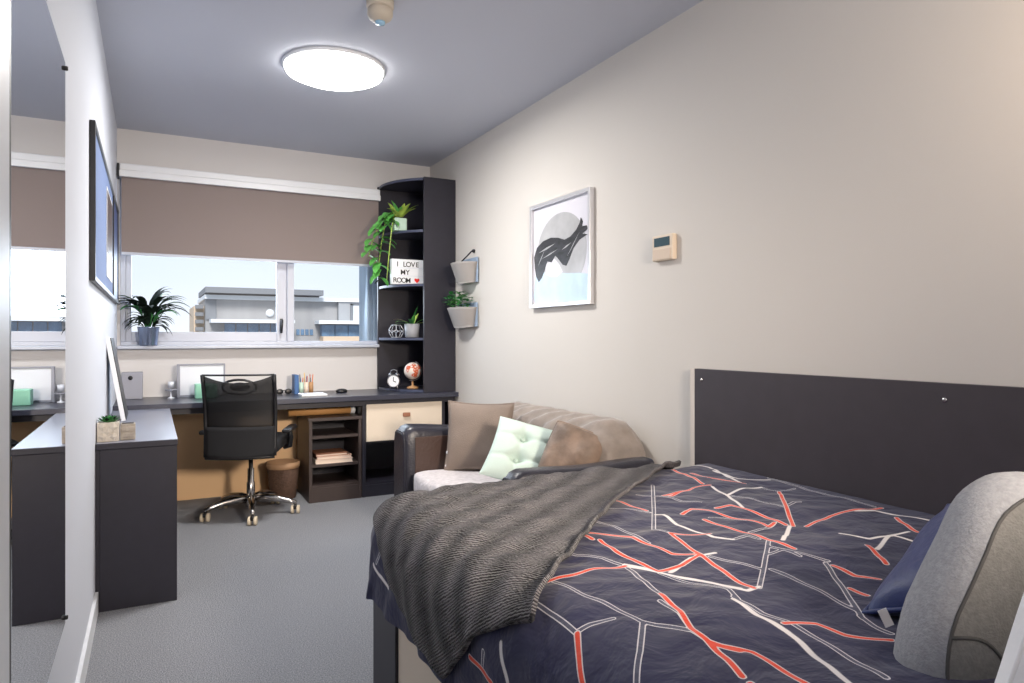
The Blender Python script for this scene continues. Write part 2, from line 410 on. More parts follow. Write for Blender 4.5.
# roller blind
rb = thing('roller_blind', (0.71, 5.32, 2.24), 'brown grey roller blind half lowered over the window, under a white cassette', 'blind')
c = MB(); c.box(-0.192, 1.612, 5.285, 5.395, 2.285, 2.335, .008); c.box(-0.192, 1.612, 5.275, 5.30, 2.243, 2.285, .003); c.build('cassette', M['white'], rb)
box('end_cap', -0.205, -0.192, 5.28, 5.39, 2.243, 2.33, M['mirror_edge'], rb)
box('blind_fabric', -0.18, 1.606, 5.318, 5.321, 1.735, 2.25, M['blind'], rb)
box('bottom_rail', -0.18, 1.606, 5.313, 5.327, 1.718, 1.738, M['alu'], rb, .003)

# mirror on the left wall
mi = thing('wall_mirror', (XL, 1.68, 0.42), 'tall frameless wall mirror with dark near edge, on left wall', 'mirror')
box('mirror_glass', XL + .001, XL + .012, 1.262, 2.10, 0.42, 1.87, M['mirror'], mi)
box('edge_strip', XL + .0, XL + .022, 1.241, 1.262, 0.0 + .1, 2.12, M['mirror_edge'], mi)
for z in (1.852, 0.438):
    MB().lathe([(.006, 0), (.006, .005), (.005, .008)], X=Matrix.Translation((XL + .011, 2.088, z)) @ Matrix.Rotation(PI / 2, 4, 'Y'), n=14).build('clip', M['black'], mi)

# pinboard
pb = thing('pinboard', (XL, 3.6, 1.35), 'long blue pinboard with a dark frame, high on the left wall', 'pinboard')
fx = XL + .018
f = MB(); f.box(XL + .001, fx + .003, 3.03, 3.05, 1.375, 1.985, .002); f.box(XL + .001, fx + .003, 5.11, 5.13, 1.375, 1.985, .002)
f.box(XL + .001, fx + .003, 3.05, 5.11, 1.375, 1.395, .002); f.box(XL + .001, fx + .003, 3.05, 5.11, 1.965, 1.985, .002)
f.box(XL + .001, fx + .003, 4.49, 4.505, 1.395, 1.965)
f.build('board_frame', M['mirror_edge'], pb)
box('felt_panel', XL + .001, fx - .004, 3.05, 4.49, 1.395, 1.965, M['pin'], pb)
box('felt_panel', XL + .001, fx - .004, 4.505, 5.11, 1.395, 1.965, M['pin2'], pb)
pp = MB(); pp.box(fx - .003, fx - .0015, 3.88, 4.40, 1.46, 1.90, m=M['paper']); pp.box(fx - .001, fx, 3.90, 4.38, 1.58, 1.885, m=M['photo_dark'])
tag(pp.build('pinned_poster'), 'dark photo print with white lower margin pinned on the blue pinboard', 'poster')

# ------------------------------------------------------------------ desks
DZ = 0.74
dk = thing('window_desk', (0.9, 5.1, 0), 'long charcoal desk running under the window', 'desk')
t = MB(); t.box(XL, XR - .001, 4.79, 5.398, DZ - .035, DZ, .003); t.build('desktop', M['desktop'], dk)
box('front_rail', XL + .02, XR - .02, 4.84, 4.86, DZ - .075, DZ - .035, M['charcoal'], dk)
box('back_panel', XL + .002, 1.345, 5.37, 5.396, 0.0, DZ - .036, M['tan'], dk, label='cream back panel below the desk with warm light painted in')
box('side_panel', 2.04, 2.07, 4.86, 5.36, 0.0, DZ - .036, M['charcoal'], dk)
rd = thing('return_desk', (-0.05, 4.05, 0), 'charcoal side desk along the left wall with a solid end panel', 'desk')
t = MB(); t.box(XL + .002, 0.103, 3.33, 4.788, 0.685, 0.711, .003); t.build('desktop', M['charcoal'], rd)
box('top_surface', XL + .003, 0.101, 3.332, 4.787, 0.7108, 0.712, M['desktop_sheen'], rd)  # thin cap carrying the painted sky sheen
box('end_panel', XL + .016, 0.100, 3.345, 3.37, 0.0, 0.685, M['charcoal'], rd, .002)
box('end_panel', XL + .016, 0.100, 4.74, 4.765, 0.0, 0.685, M['charcoal'], rd, .002)
box('end_post', XL + .001, XL + .016, 3.345, 4.765, 0.0, 0.685, M['charcoal'], rd)

# open bookcase under the desk
def case(name, x0, x1, y0, y1, z1, label):
    b = thing(name, ((x0 + x1) / 2, (y0 + y1) / 2, 0), label, 'bookcase' if name == 'bookcase' else 'cabinet')
    return b
bk = case('bookcase', .97, 1.34, 4.85, 5.29, .59, 'low open dark brown bookcase standing under the desk')
box('side', .97, .992, 4.85, 5.29, 0, .57, M['charcoal_warm'], bk, .001)
box('side', 1.318, 1.34, 4.85, 5.29, 0, .57, M['charcoal_warm'], bk, .001)
box('top', .965, 1.343, 4.845, 5.295, .57, .592, M['charcoal_warm'], bk, .001)
box('back', .992, 1.318, 5.27, 5.29, .02, .57, M['charcoal'], bk)
box('plinth', .992, 1.318, 4.852, 4.875, 0.0, .10, M['charcoal_warm'], bk)
for z in (.10, .245, .445): box('shelf', .992, 1.318, 4.86, 5.27, z, z + .018, M['charcoal_warm'], bk)
bz = .263
for i, (x0, x1, y0, y1, hh, cov, nm, lb) in enumerate([
    (1.02, 1.285, 4.875, 5.10, .030, 'bookcream', 'ring_binder', 'thick cream ring binder at the bottom of the stack in the bookcase'),
    (1.03, 1.28, 4.88, 5.09, .022, 'bookrose', 'book', 'rose covered book in the middle of the stack in the bookcase'),
    (1.025, 1.25, 4.885, 5.10, .016, 'bookbrown', 'book', 'brown covered book on top of the stack in the bookcase')]):
    root = thing(nm, ((x0 + x1) / 2, (y0 + y1) / 2, bz), lb, 'book', 'books stacked in the bookcase')
    k = MB(); k.box(x0, x1, y0, y1, bz, bz + .003); k.box(x0, x1, y0, y1, bz + hh - .003, bz + hh); k.box(x0, x0 + .003, y0, y1, bz, bz + hh); k.build('cover', M[cov], root)
    box('pages', x0 + .003, x1 - .006, y0 + .004, y1 - .004, bz + .003, bz + hh - .003, M['bookcream'], root)
    bz += hh
# drawer cabinet
dc = case('drawer_cabinet', 1.365, 2.03, 4.85, 5.36, .70, 'charcoal desk cabinet with one cream drawer above an open bay')
box('side', 1.345, 1.37, 4.85, 5.36, 0, .703, M['charcoal'], dc, .001)
box('side', 1.96, 1.985, 4.85, 5.36, 0, .703, M['charcoal'], dc, .001)
box('back', 1.37, 1.96, 5.34, 5.36, 0.02, .703, M['charcoal'], dc)
box('shelf', 1.37, 1.96, 4.86, 5.34, .385, .40, M['charcoal'], dc)
box('shelf', 1.37, 1.96, 4.86, 5.34, .085, .10, M['charcoal'], dc)
box('plinth', 1.37, 1.96, 4.855, 4.88, 0, .085, M['charcoal'], dc)
dr = box('drawer', 1.373, 1.957, 4.838, 4.86, .402, .672, M['cream'], dc, .003, label='cream drawer front')
hd = MB(); hd.box(1.645, 1.70, 4.82, 4.838, .57, .60, .004); hd.build('handle', M['bookbrown'], dr)
# poster tube on the bookcase
pt = thing('cardboard_tube', (1.1, 5.0, .592), 'brown cardboard tube with a white end cap lying on the low bookcase', 'tube')
RX = Matrix.Translation((.86, 5.02, .624)) @ Matrix.Rotation(PI / 2, 4, 'Y')
MB().lathe([(.03, 0), (.03, .44)], X=RX).build('tube', M['kraft'], pt)
MB().lathe([(.032, .44), (.032, .47), (.025, .475)], X=RX).build('end_cap', M['white'], pt)
# waste bin
wb = thing('waste_bin', (.84, 5.12, 0), 'round brown woven waste bin with tan liner under the desk', 'bin')
MB().lathe([(.085, 0), (.09, .01), (.112, .25), (.108, .25), (.085, .02)], c=(.84, 5.12, 0)).build('bin_body', M['bin'], wb)
MB().lathe([(.106, .215), (.116, .225), (.118, .262), (.108, .262), (.10, .20)], c=(.84, 5.12, 0), cap=False).build('liner', M['bin_rim'], wb)

# ------------------------------------------------------------------ corner shelf tower
tw = thing('corner_shelf_tower', (1.85, 5.15, DZ), 'tall charcoal corner shelf tower with curved open shelves, standing on the desk', 'shelf')
ZT_ = 2.37
arc = []
for i in range(13):
    tt = i / 12; x = 1.817 + (1.622 - 1.817) * tt; y = 4.868 + (5.36 - 4.868) * tt; b = .075 * math.sin(PI * tt) ** .9
    arc.append((x - .93 * b, y - .37 * b))
poly = arc + [(2.05, 5.36), (2.05, 4.868)]
box('front_panel', 1.817, 2.073, 4.846, 4.868, DZ, ZT_, M['charcoal'], tw, .001)
box('back_panel', 1.615, 2.05, 5.36, 5.382, DZ, ZT_, M['charcoal'], tw)
box('wall_panel', 2.05, 2.073, 4.868, 5.382, DZ, ZT_, M['charcoal'], tw)
for z in (DZ + .001, 1.135, 1.545, 1.955, ZT_ - .022):
    MB().prism(poly, z, z + .02, M['charcoal']).build('shelf', None, tw)
    e = MB(); 
    vs = []; 
    for (x, y) in arc: vs += [(x - .0012, y - .0006, z + .001), (x - .0012, y - .0006, z + .019)]
    e.add(vs, [(2 * i, 2 * i + 2, 2 * i + 3, 2 * i + 1) for i in range(12)]); e.build('edge_band', M['bluegrey'], tw)

# trailing vine in jade pot on the upper shelf
vz = 1.975
vn = thing('trailing_vine', (1.70, 5.1, vz), 'trailing vine in a square jade glass pot on the upper tower shelf', 'plant')
v = MB(); cx, cy = 1.69, 5.06
v.box(cx - .05, cx + .05, cy - .05, cy + .05, vz, vz + .10, .008); vp = v.build('pot', M['jade'], vn)
box('soil', cx - .044, cx + .044, cy - .044, cy + .044, vz + .10, vz + .104, M['soil'], vp)
st = MB(); lf = MB()
vines = [[(cx - .03, cy, vz + .1), (cx - .07, cy - .03, vz + .13), (cx - .11, cy + .0, vz + .05), (cx - .13, cy + .03, vz - .1), (cx - .14, cy + .06, vz - .25), (cx - .13, cy + .08, vz - .36)],
         [(cx - .03, cy, vz + .1), (cx - .09, cy - .03, vz + .12), (cx - .16, cy + .02, vz + .02), (cx - .20, cy + .05, vz - .10), (cx - .22, cy + .06, vz - .2)],
         [(cx - .02, cy, vz + .1), (cx - .05, cy - .04, vz + .12), (cx - .075, cy - .05, vz), (cx - .09, cy - .03, vz - .2), (cx - .10, cy - .01, vz - .38)]]
rnd = random.Random(3)
for q, vi in enumerate(vines):
    st.tube(vi, .004, 6)
    if q == 2: continue
    for k in range(len(vi) - 1):
        for tt in (.1, .4, .7, .95):
            p = Vector(vi[k]).lerp(Vector(vi[k + 1]), tt)
            for sd in (rnd.uniform(-1.2, 1.2),):
                a = PI + sd if rnd.random() < .7 else sd
                lf.leaf(p, (math.cos(a), -.35 - .2 * abs(math.sin(a)), rnd.uniform(-.5, .1)), rnd.uniform(.09, .13), rnd.uniform(.06, .085), .8, M['leaf'], tip=.7)
for k in range(11):
    a = rnd.uniform(-.9, 1.3)
    lf.leaf((cx + rnd.uniform(-.02, .02), cy + rnd.uniform(-.03, .02), vz + .1), (math.sin(a) * .9, -.3, rnd.uniform(.35, 1.2)), rnd.uniform(.12, .18), rnd.uniform(.035, .05), .5, M['leaf_lime'] if k % 4 else M['leaf'], tip=.8)
for k in range(5):
    lf.leaf((cx - .05, cy - .02, vz + .09), (-1, rnd.uniform(-.6, .3), rnd.uniform(-.2, .6)), .10, .055, .8, M['leaf'], tip=.7)
for (px, pz) in ((1.545, 1.68), (1.55, 1.60), (1.575, 1.64)):
    lf.leaf((px + .03, 5.13, pz), (-.9, -.3, -.1), .08, .045, .6, M['leaf_dark'], tip=.7)  # backlit leaves, their shade put in with the darker leaf colour
st.build('stem', M['leaf_lime'], vn); lf.build('foliage', None, vn)

# lightbox
lz = 1.565
lb = thing('letter_lightbox', (1.745, 5.02, lz), 'white letter lightbox reading I LOVE MY ROOM on the second tower shelf', 'lightbox')
lx0, lx1, ly = 1.622, 1.885, 5.03
box('box_frame', lx0, lx1, ly, ly + .045, lz, lz + .195, M['white'], lb, .004)
box('letter_panel', lx0 + .006, lx1 - .006, ly - .002, ly, lz + .006, lz + .189, M['paper'], lb)
for r in (1, 2): box('letter_rail', lx0 + .004, lx1 - .004, ly - .005, ly - .001, lz + .006 + r * .061 - .002, lz + .006 + r * .061 + .002, M['frost'], lb)
def text(s, x, z, size, y, m, parent, name='lettering'):
    cu = bpy.data.curves.new('txt', 'FONT'); cu.body = s; cu.size = size; cu.align_x = 'CENTER'; cu.extrude = .0008; cu.offset = .0004
    cu.space_character = 1.15
    to = bpy.data.objects.new('txt', cu); COL.objects.link(to)
    to.rotation_euler = (PI / 2, 0, 0); to.location = (x, y, z)
    bpy.context.view_layer.update()
    me = bpy.data.meshes.new_from_object(to.evaluated_get(bpy.context.evaluated_depsgraph_get()))
    me.transform(to.matrix_world); bpy.data.objects.remove(to); bpy.data.curves.remove(cu)
    me.materials.clear(); me.materials.append(m); me.name = name
    o = bpy.data.objects.new(name, me); COL.objects.link(o)
    if parent is not None: adopt(o, parent)
    return o
ym = ly - .004
lp_ = bpy.data.objects[[o_.name for o_ in lb.children if o_.name.startswith('letter_panel')][0]]
for word, x_, z_ in (('I LOVE', 1.668, .137), ('MY', 1.712, .076), ('ROOM', 1.648, .014)):
    for ch in word:
        wd_ = {' ': .030, 'I': .026, 'M': .046, 'O': .044, 'L': .034, 'V': .040, 'E': .036, 'Y': .038, 'R': .038}[ch]
        if ch != ' ': text(ch, x_, lz + z_, .054, ym, M['letter'], lp_, 'letter')
        x_ += wd_ * .5 + (0.0 if ch == ' ' else .0) + .0145
hp = []
for i in range(28):
    a = 2 * PI * i / 28; hp.append((.0013 * 16 * math.sin(a) ** 3, .0013 * (13 * math.cos(a) - 5 * math.cos(2 * a) - 2 * math.cos(3 * a) - math.cos(4 * a))))
MB().prism(hp, 0, .002, M['red'], Matrix.Translation((1.825, ly - .002, lz + .034)) @ Matrix.Rotation(PI / 2, 4, 'X')).build('heart', None, lb, label='red heart tile')

# wire ornament (geometric terrarium frame)
sz = 1.155
bm = bmesh.new(); bmesh.ops.create_icosphere(bm, subdivisions=1, radius=.058)
ww = MB(); bm.edges.ensure_lookup_table()
bmd = bmesh.new(); 
cen = [f.calc_center_median().normalized() * .058 for f in bm.faces]
pairs = [(cen[e.link_faces[0].index], cen[e.link_faces[1].index]) for e in bm.edges]
bm.free(); bmd.free()
zmin = min(min(a.z, b.z) for a, b in pairs)
for a, b in pairs:
    o_ = Vector((1.655, 5.02, sz + .003 - zmin)); ww.tube([a + o_, b + o_], .0032, 6)
tag(ww.build('wire_ornament', M['wire']), 'small geometric wire ball ornament on the third tower shelf', 'ornament')
# plant in grey pot
gp = thing('potted_plant', (1.79, 5.04, sz), 'spiky leafed plant in a plain grey pot on the third tower shelf', 'plant')
gpp = MB().lathe([(.045, 0), (.052, .005), (.06, .105), (.055, .108), (.052, .095)], c=(1.79, 5.04, sz)).build('pot', M['greypot'], gp)
MB().lathe([(.052, .092), (.002, .095)], c=(1.79, 5.04, sz)).build('soil', M['soil'], gpp)
lf = MB()
for dx, dy, dz, L, mm in ((-.9, -.4, .55, .17, 'leaf'), (-.6, .1, .5, .15, 'bbrown'), (.15, -.2, 1.2, .16, 'leaf_mid'), (.7, -.3, .7, .15, 'leaf'), (.9, -.5, .5, .14, 'leaf_lime'), (-.1, -.6, .9, .13, 'leaf'), (-.4, -.7, .7, .14, 'leaf_mid'), (.4, .3, 1, .13, 'leaf_lime'), (-.95, .1, .35, .15, 'leaf_mid')):
    lf.leaf((1.79 + dx * .02, 5.04 + dy * .02, sz + .095), (dx, dy, dz), L, .03, .6, M[mm], tip=.8)
lf.build('foliage', None, gp)
# alarm clock
cz = DZ + .022
ac = thing('alarm_clock', (1.625, 5.05, cz), 'round silver twin bell alarm clock on the bottom tower shelf', 'clock')
CX = Matrix.Translation((1.64, 5.03, cz + .062)) @ Matrix.Rotation(-.5, 4, 'Z') @ Matrix.Rotation(PI / 2, 4, 'X')
MB().lathe([(.04, -.02), (.048, -.018), (.048, .018), (.044, .022), (.042, .019)], X=CX, cap=False).build('case', M['steel'], ac)
acf = MB().lathe([(.042, .0175), (.001, .018)], X=CX, cap=False).build('face', M['paper'], ac)
k = MB(); k.tube([(0, 0, .02), (.0, .03, .02)], .0025, 5, X=CX); k.tube([(0, 0, .02), (.02, -.008, .02)], .003, 5, X=CX); k.build('hand', M['letter'], acf)
for s_ in (-1, 1):
    MB().ell((0, 0, 0), (.018, .018, .012), 12, 6, X=CX @ Matrix.Translation((s_ * .028, .048, 0)) @ Matrix.Rotation(-s_ * .6, 4, 'Z') @ Matrix.Rotation(PI / 2, 4, 'X')).build('bell', M['steel'], ac)
    MB().tube([(s_ * .02, -.038, 0), (s_ * .032, -.0605, 0)], .005, 6, X=CX).build('foot', M['steel'], ac)
MB().tube([(-.028, .058, 0), (-.022, .08, 0), (0, .087, 0), (.022, .08, 0), (.028, .058, 0)], .0032, 6, X=CX).build('handle', M['steel'], ac)
# globe
gl = thing('desk_globe', (1.80, 5.05, cz), 'small desk globe with orange continents on the bottom tower shelf', 'globe')
gc = Vector((1.79, 5.03, cz + .135)); gr = .066
gsp = MB().ell(gc, (gr, gr, gr), 28, 18).build('sphere', M['globe'], gl)
ld = MB()
for (a, b, ra, rb_) in ((-1.75, .65, .55, .35), (-1.45, .1, .35, .42), (-1.6, -.45, .38, .35), (-2.5, .35, .3, .4), (-.75, .5, .35, .3), (-.6, -.3, .25, .25)):
    pts = []
    for i in range(14):
        q = 2 * PI * i / 14; r_ = 1 + .25 * math.sin(3 * q + a * 5); A_ = a + ra * r_ * math.cos(q); B_ = b + rb_ * r_ * math.sin(q)
        pts.append(gc + Vector((math.cos(B_) * math.cos(A_), math.cos(B_) * math.sin(A_), math.sin(B_))) * gr * 1.012)
    ce = gc + Vector((math.cos(b) * math.cos(a), math.cos(b) * math.sin(a), math.sin(b))) * gr * 1.018
    ld.add([tuple(ce)] + [tuple(p) for p in pts], [(0, i + 1, (i + 1) % 14 + 1) for i in range(14)], None, None, True)
ld.build('continents', M['globe_land'], gsp)
MB().tube([gc + Vector((math.sin(a) * .075, 0, math.cos(a) * .075)) for a in [PI * i / 12 + .35 for i in range(13)]], .004, 6).build('arc_arm', M['steel'], gl)
MB().lathe([(.045, 0), (.045, .008), (.03, .016), (.008, .022), (.007, .058)], c=(1.79, 5.03, cz)).build('base', M['wood'], gl)

# ------------------------------------------------------------------ things on the desks
gb = thing('square_tissue_box', (-.115, 5.3, DZ), 'square grey box with a round dark opening at the left end of the desk', 'box')
box('body', -.178, -.052, 5.24, 5.36, DZ, .922, M['greybox'], gb, .006)
MB().lathe([(.014, 0), (.014, .004)], X=Matrix.Translation((-.125, 5.2405, .885)) @ Matrix.Rotation(PI / 2, 4, 'X')).build('opening', M['black'], gb)
wf = thing('standing_frame', (.31, 5.25, DZ), 'grey edged frame with pale sheet standing on the desk against the far wall', 'frame')
f = MB(); f.box(.155, .175, 5.24, 5.27, DZ, .972, .003); f.box(.455, .465, 5.24, 5.27, DZ, .972, .002); f.box(.175, .455, 5.24, 5.27, .96, .972, .002); f.box(.175, .455, 5.24, 5.27, DZ, .756, .002)
f.build('frame', M['greybox'], wf); box('sheet', .175, .455, 5.25, 5.255, .756, .96, M['frost'], wf)
tag(box('mint_box', .262, .40, 5.08, 5.19, DZ, .838, M['mintbox'], None, .006), 'small mint green box on the desk behind the office chair', 'box')
cs = thing('glass_candle_holder', (.12, 5.22, DZ), 'small clear stand with grey tray beside the grey edged frame', 'holder')
MB().lathe([(.022, 0), (.022, .006), (.006, .012), (.006, .08), (.018, .072), (.019, .115), (.017, .115), (.015, .075)], c=(.118, 5.2, DZ)).build('stem', M['frost'], cs)
MB().lathe([(.035, .055), (.036, .062), (.03, .062)], c=(.118, 5.2, DZ)).build('tray', M['greybox'], cs)
# leaning frame on return desk
lfm = thing('leaning_frame', (-.16, 4.3, .712), 'slim white framed print leaning on the left wall from the side desk', 'frame')
FXm = frame_from((-.167, 4.32, .712 + .224), (0, -1, 0), (-.075, 0, .45))
f = MB()
for b_ in ((-.17, .17, -.225, -.207), (-.17, .17, .207, .225), (-.17, -.152, -.207, .207), (.152, .17, -.207, .207)): f.box(b_[0], b_[1], b_[2], b_[3], -.010, .012, .002, X=FXm)
f.build('frame', M['white'], lfm)
MB().box(-.152, .152, -.207, .207, -.004, .004, X=FXm).build('print', M['frost'], lfm)
MB().box(-.165, .165, -.22, .22, -.014, -.0105, X=FXm).build('backing_board', M['black'], lfm)
# geometric planters on return desk
gpz = .712
pl = thing('geometric_planter', (-.16, 3.42, gpz), 'cube concrete planter with diamond facets holding a small succulent on side desk', 'planter')
px0, px1, py0, py1 = -.205, -.123, 3.38, 3.46
k = MB(); k.box(px0, px1, py0, py1, gpz, gpz + .082, .003)
def facet(cx_, cz_, w_, h_, y): k.add([(cx_ - w_, y, cz_), (cx_, y, cz_ - h_), (cx_ + w_, y, cz_), (cx_, y, cz_ + h_), (cx_, y - .008, cz_)], [(0, 1, 4), (1, 2, 4), (2, 3, 4), (3, 0, 4)])
for (fx_, fz_) in ((-.183, .022), (-.143, .022), (-.183, .062), (-.143, .062), (-.163, .042)): facet(fx_, gpz + fz_, .019, .019, py0)
k.build('pot', M['concrete'], pl)
lf = MB()
for i in range(34):
    a = i * 2.4; e = .25 + .035 * i; rr = .036 * (1 - i / 45)
    lf.leaf((-.164 + .5 * rr * math.cos(a), 3.42 + .5 * rr * math.sin(a), gpz + .078), (math.cos(a), math.sin(a), e), .038, .018, -.2, M['leaf_mid'] if i % 3 else M['leaf_dark'], seg=4, tip=.7)
lf.build('succulent', None, pl)
p2 = thing('stone_block_pot', (-.09, 3.43, gpz), 'smaller grey patterned concrete pot beside the cube planter on side desk', 'planter')
k = MB(); k.box(-.120, -.062, 3.40, 3.46, gpz, gpz + .07, .003); k.box(-.116, -.066, 3.396, 3.40, gpz + .012, gpz + .03, .003); k.box(-.116, -.066, 3.396, 3.40, gpz + .038, gpz + .058, .003); k.build('pot', M['concrete_dk'], p2)
MB().box(-.113, -.069, 3.407, 3.453, gpz + .07, gpz + .071).build('pot_opening', M['soil'], p2)
# pens, blue book, pad, mouse, sunglasses
tag(box('blue_booklet', .925, .955, 5.14, 5.26, DZ, .882, M['bookblue'], None, .002), 'upright blue booklet beside the pencil cups on the desk', 'book')
cupcols = ['jade', 'bookcream', 'wood']
cl = ['pale green pencil cup next to the blue booklet', 'cream pencil cup in the middle of the desk cups', 'light wood pencil cup at the right of the desk cups']
pc = [(226, 120, 60), (40, 40, 46), (90, 120, 160), (220, 180, 90), (180, 70, 60), (70, 60, 60)]
for i in range(3):
    cx_ = .978 + .036 * i; cy_ = 5.18
    cp = thing('pencil_cup', (cx_, cy_, DZ), cl[i], 'cup', 'pencil cups on the desk')
    MB().lathe([(.0165, 0), (.0165, .085), (.0145, .085), (.014, .01)], c=(cx_, cy_, DZ), n=16).build('cup', M[cupcols[i]], cp)
    for j in range(3):
        cc = pc[(i * 2 + j) % 6]; pm = bpy.data.materials.get('pen%d' % ((i * 2 + j) % 6)) or mat('pen%d' % ((i * 2 + j) % 6), cc, .5)
        a = j * 2.1 + i; bx, by = cx_ + .004 * math.cos(a), cy_ + .004 * math.sin(a); L = .10 + .012 * ((i + 2 * j) % 4)
        pen = MB().tube([(bx, by, DZ + .012), (bx + .009 * math.cos(a), by + .009 * math.sin(a), DZ + .012 + L), (bx + .0095 * math.cos(a), by + .0095 * math.sin(a), DZ + .022 + L)], [.0035, .0035, .001], 6).build('pencil', pm)
        nmc = ['orange', 'black', 'blue grey', 'yellow', 'dark red', 'brown'][(i * 2 + j) % 6]
        tag(pen, nmc + ' pencil standing in the ' + ['pale green', 'cream', 'light wood'][i] + ' pencil cup on the desk', 'pencil', 'pencils in the desk cups')
np_ = thing('notepad', (1.03, 5.0, DZ), 'white paper pad lying on the desk in front of the pencil cups', 'notepad')
MB().box(.94, 1.12, 4.95, 5.09, DZ, DZ + .010, .001).build('pages', M['paper'], np_); MB().box(.94, 1.12, 5.086, 5.094, DZ + .0, DZ + .013, .001).build('binding', M['frost'], np_)
ms = thing('computer_mouse', (1.27, 5.15, DZ), 'small black computer mouse on the right half of the desk', 'mouse')
MB().ell((1.27, 5.15, DZ + .012), (.045, .03, .018), 16, 8).build('shell', M['black'], ms)
sg = thing('sunglasses', (.87, 5.2, DZ), 'black sunglasses on the desk left of the blue booklet', 'sunglasses')
for dx in (-.03, .03): MB().ell((.86 + dx, 5.2, DZ + .02), (.026, .006, .02), 14, 8).build('lens', M['black'], sg)
MB().tube([(.845, 5.2, DZ + .027), (.86, 5.198, DZ + .03), (.875, 5.2, DZ + .027)], .003, 6).build('bridge', M['black'], sg)
for dx in (-.055, .055): MB().tube([(.86 + dx, 5.2, DZ + .027), (.86 + dx, 5.26, DZ + .025), (.86 + dx, 5.3, DZ + .006)], .0025, 6).build('temple', M['black'], sg)
# peace lily on sill
ll = thing('peace_lily', (-.02, 5.345, 1.10), 'dark leafy peace lily in a galvanised pot on the window sill', 'plant')
llp = MB().lathe([(.052, 0), (.055, .004), (.068, .125), (.071, .13), (.066, .13), (.06, .11)], c=(-.018, 5.338, 1.10)).build('pot', M['galv'], ll)
MB().lathe([(.061, .112), (.002, .114)], c=(-.018, 5.338, 1.10)).build('soil', M['soil'], llp)
lf = MB(); rnd = random.Random(11)
for i in range(44):
    a = rnd.uniform(0, 2 * PI); el = rnd.uniform(.9, 3.0); L = rnd.uniform(.22, .33)
    dx, dy = math.cos(a), math.sin(a) * .35 - .12
    if dx < 0: dx *= .72
    b0 = Vector((-.018 + dx * .02, 5.335 + dy * .02, 1.21))
    st_e = b0 + Vector((dx, dy, el * 1.3)).normalized() * L * .45
    lf.tube([b0, st_e], .003, 5, M['leaf_mid'])
    lf.leaf(st_e, (dx, dy, el * .6), L * .72, .052, 1.25, M['leaf_dark'] if i % 5 else M['leaf_mid'], tip=.9)
for i in range(30):
    a = rnd.uniform(0, 2 * PI); dx, dy = math.cos(a), math.sin(a) * .35 - .15
    if dx < 0: dx *= .75
    lf.leaf((-.018 + dx * .04, 5.325 + dy * .03, 1.22 + rnd.uniform(0, .05)), (dx, dy, rnd.uniform(.4, 1.6)), rnd.uniform(.10, .17), .042, 1.6, M['leaf_dark'], tip=.9)
lf.build('foliage', None, ll)
# ------------------------------------------------------------------ office chair
oc = thing('office_chair', (.575, 4.74, 0), 'black mesh back office chair on a chrome five star base, pulled to the desk', 'office chair')
OX = Matrix.Translation((.575, 4.74, 0)) @ Matrix.Rotation(math.radians(-19), 4, 'Z')
BW = .202
def back_pt(u, z):           # u -1..1 across, z height : gently curved, reclined back leaf
    y = -.285 - .05 * (z - .45) / .48 - .035 * (1 - u * u) + .03 * math.sin((z - .45) / .48 * PI)
    return (u * BW * (1 + .06 * (z - .45)), y, z)
# mesh panel
mb = MB()
def fn(a, b):
    u = 2 * a - 1; top = .925 - .045 * (1 - u * u) ; z = .60 + (top - .60) * b; return back_pt(u * .96, z)
mb.grid(fn, 16, 14, X=OX); mb.build('mesh_panel', M['chairmesh'], oc, solid=.004)
mb = MB()
def fn(a, b):
    u = 2 * a - 1; z = .412 + (.61 - .412) * b + (.018 * u * u * (1 - b)); p = back_pt(u * .98, z); return p
mb.grid(fn, 16, 8, X=OX); mb.build('lower_back_pad', M['blackfab'], oc, solid=.022)
fr = MB()
for s_ in (-1, 1): fr.tube([back_pt(s_, .428 + i * .0502) for i in range(11)], .012, 8, X=OX)
fr.tube([back_pt(-1 + i / 6, .93) for i in range(13)], .006, 8, X=OX)
fr.tube([back_pt(-1 + i / 6, .424) for i in range(13)], .012, 8, X=OX)
fr.build('back_frame', M['black'], oc)
lr = MB(); lr.tube([tuple(Vector(back_pt(.48 * math.cos(q), .855 + .045 * math.sin(q))) + Vector((0, .03, 0))) for q in [2 * PI * i / 20 for i in range(20)]], .008, 6, X=OX, closed=True)
lr.ell((0, -.30, .855), (.06, .012, .028), 16, 8, X=OX); lr.build('lumbar_support', M['black'], oc)
se = MB()
bm = bmesh.new(); bmesh.ops.create_cube(bm, size=1)
for q in bm.verts: q.co = Vector((q.co.x * .43, q.co.y * .46 + .0, q.co.z * .075 + .47))
bmesh.ops.bevel(bm, geom=bm.edges[:], offset=.034, segments=4, profile=.6, affect='EDGES'); se.addbm(bm, None, OX, True)
se.build('seat', M['blackfab'], oc)
sp = MB(); sp.box(-.11, .11, -.12, .12, .405, .435, .01, X=OX); sp.tube([(0, -.1, .42), (0, -.2, .43), (0, -.25, .46)], .022, 8, X=OX); sp.build('seat_mechanism', M['black'], oc)
for s_ in (-1, 1):
    a = MB(); a.tube([(s_ * .20, .05, .43), (s_ * .24, .04, .44), (s_ * .25, .0, .50), (s_ * .25, -.03, .545)], .018, 8, X=OX)
    a.box(s_ * .25 - .03, s_ * .25 + .03, -.16, .12, .545, .572, .012, X=OX); a.build('armrest', M['black'], oc)
MB().lathe([(.026, .07), (.026, .21), (.021, .215), (.021, .30), (.014, .305), (.014, .41)], X=OX, n=20).build('gas_lift', M['chrome'], oc)
MB().tube([(0, 0, .40), (.09, .03, .405), (.16, .04, .40)], .006, 6, X=OX).build('height_lever', M['black'], oc)
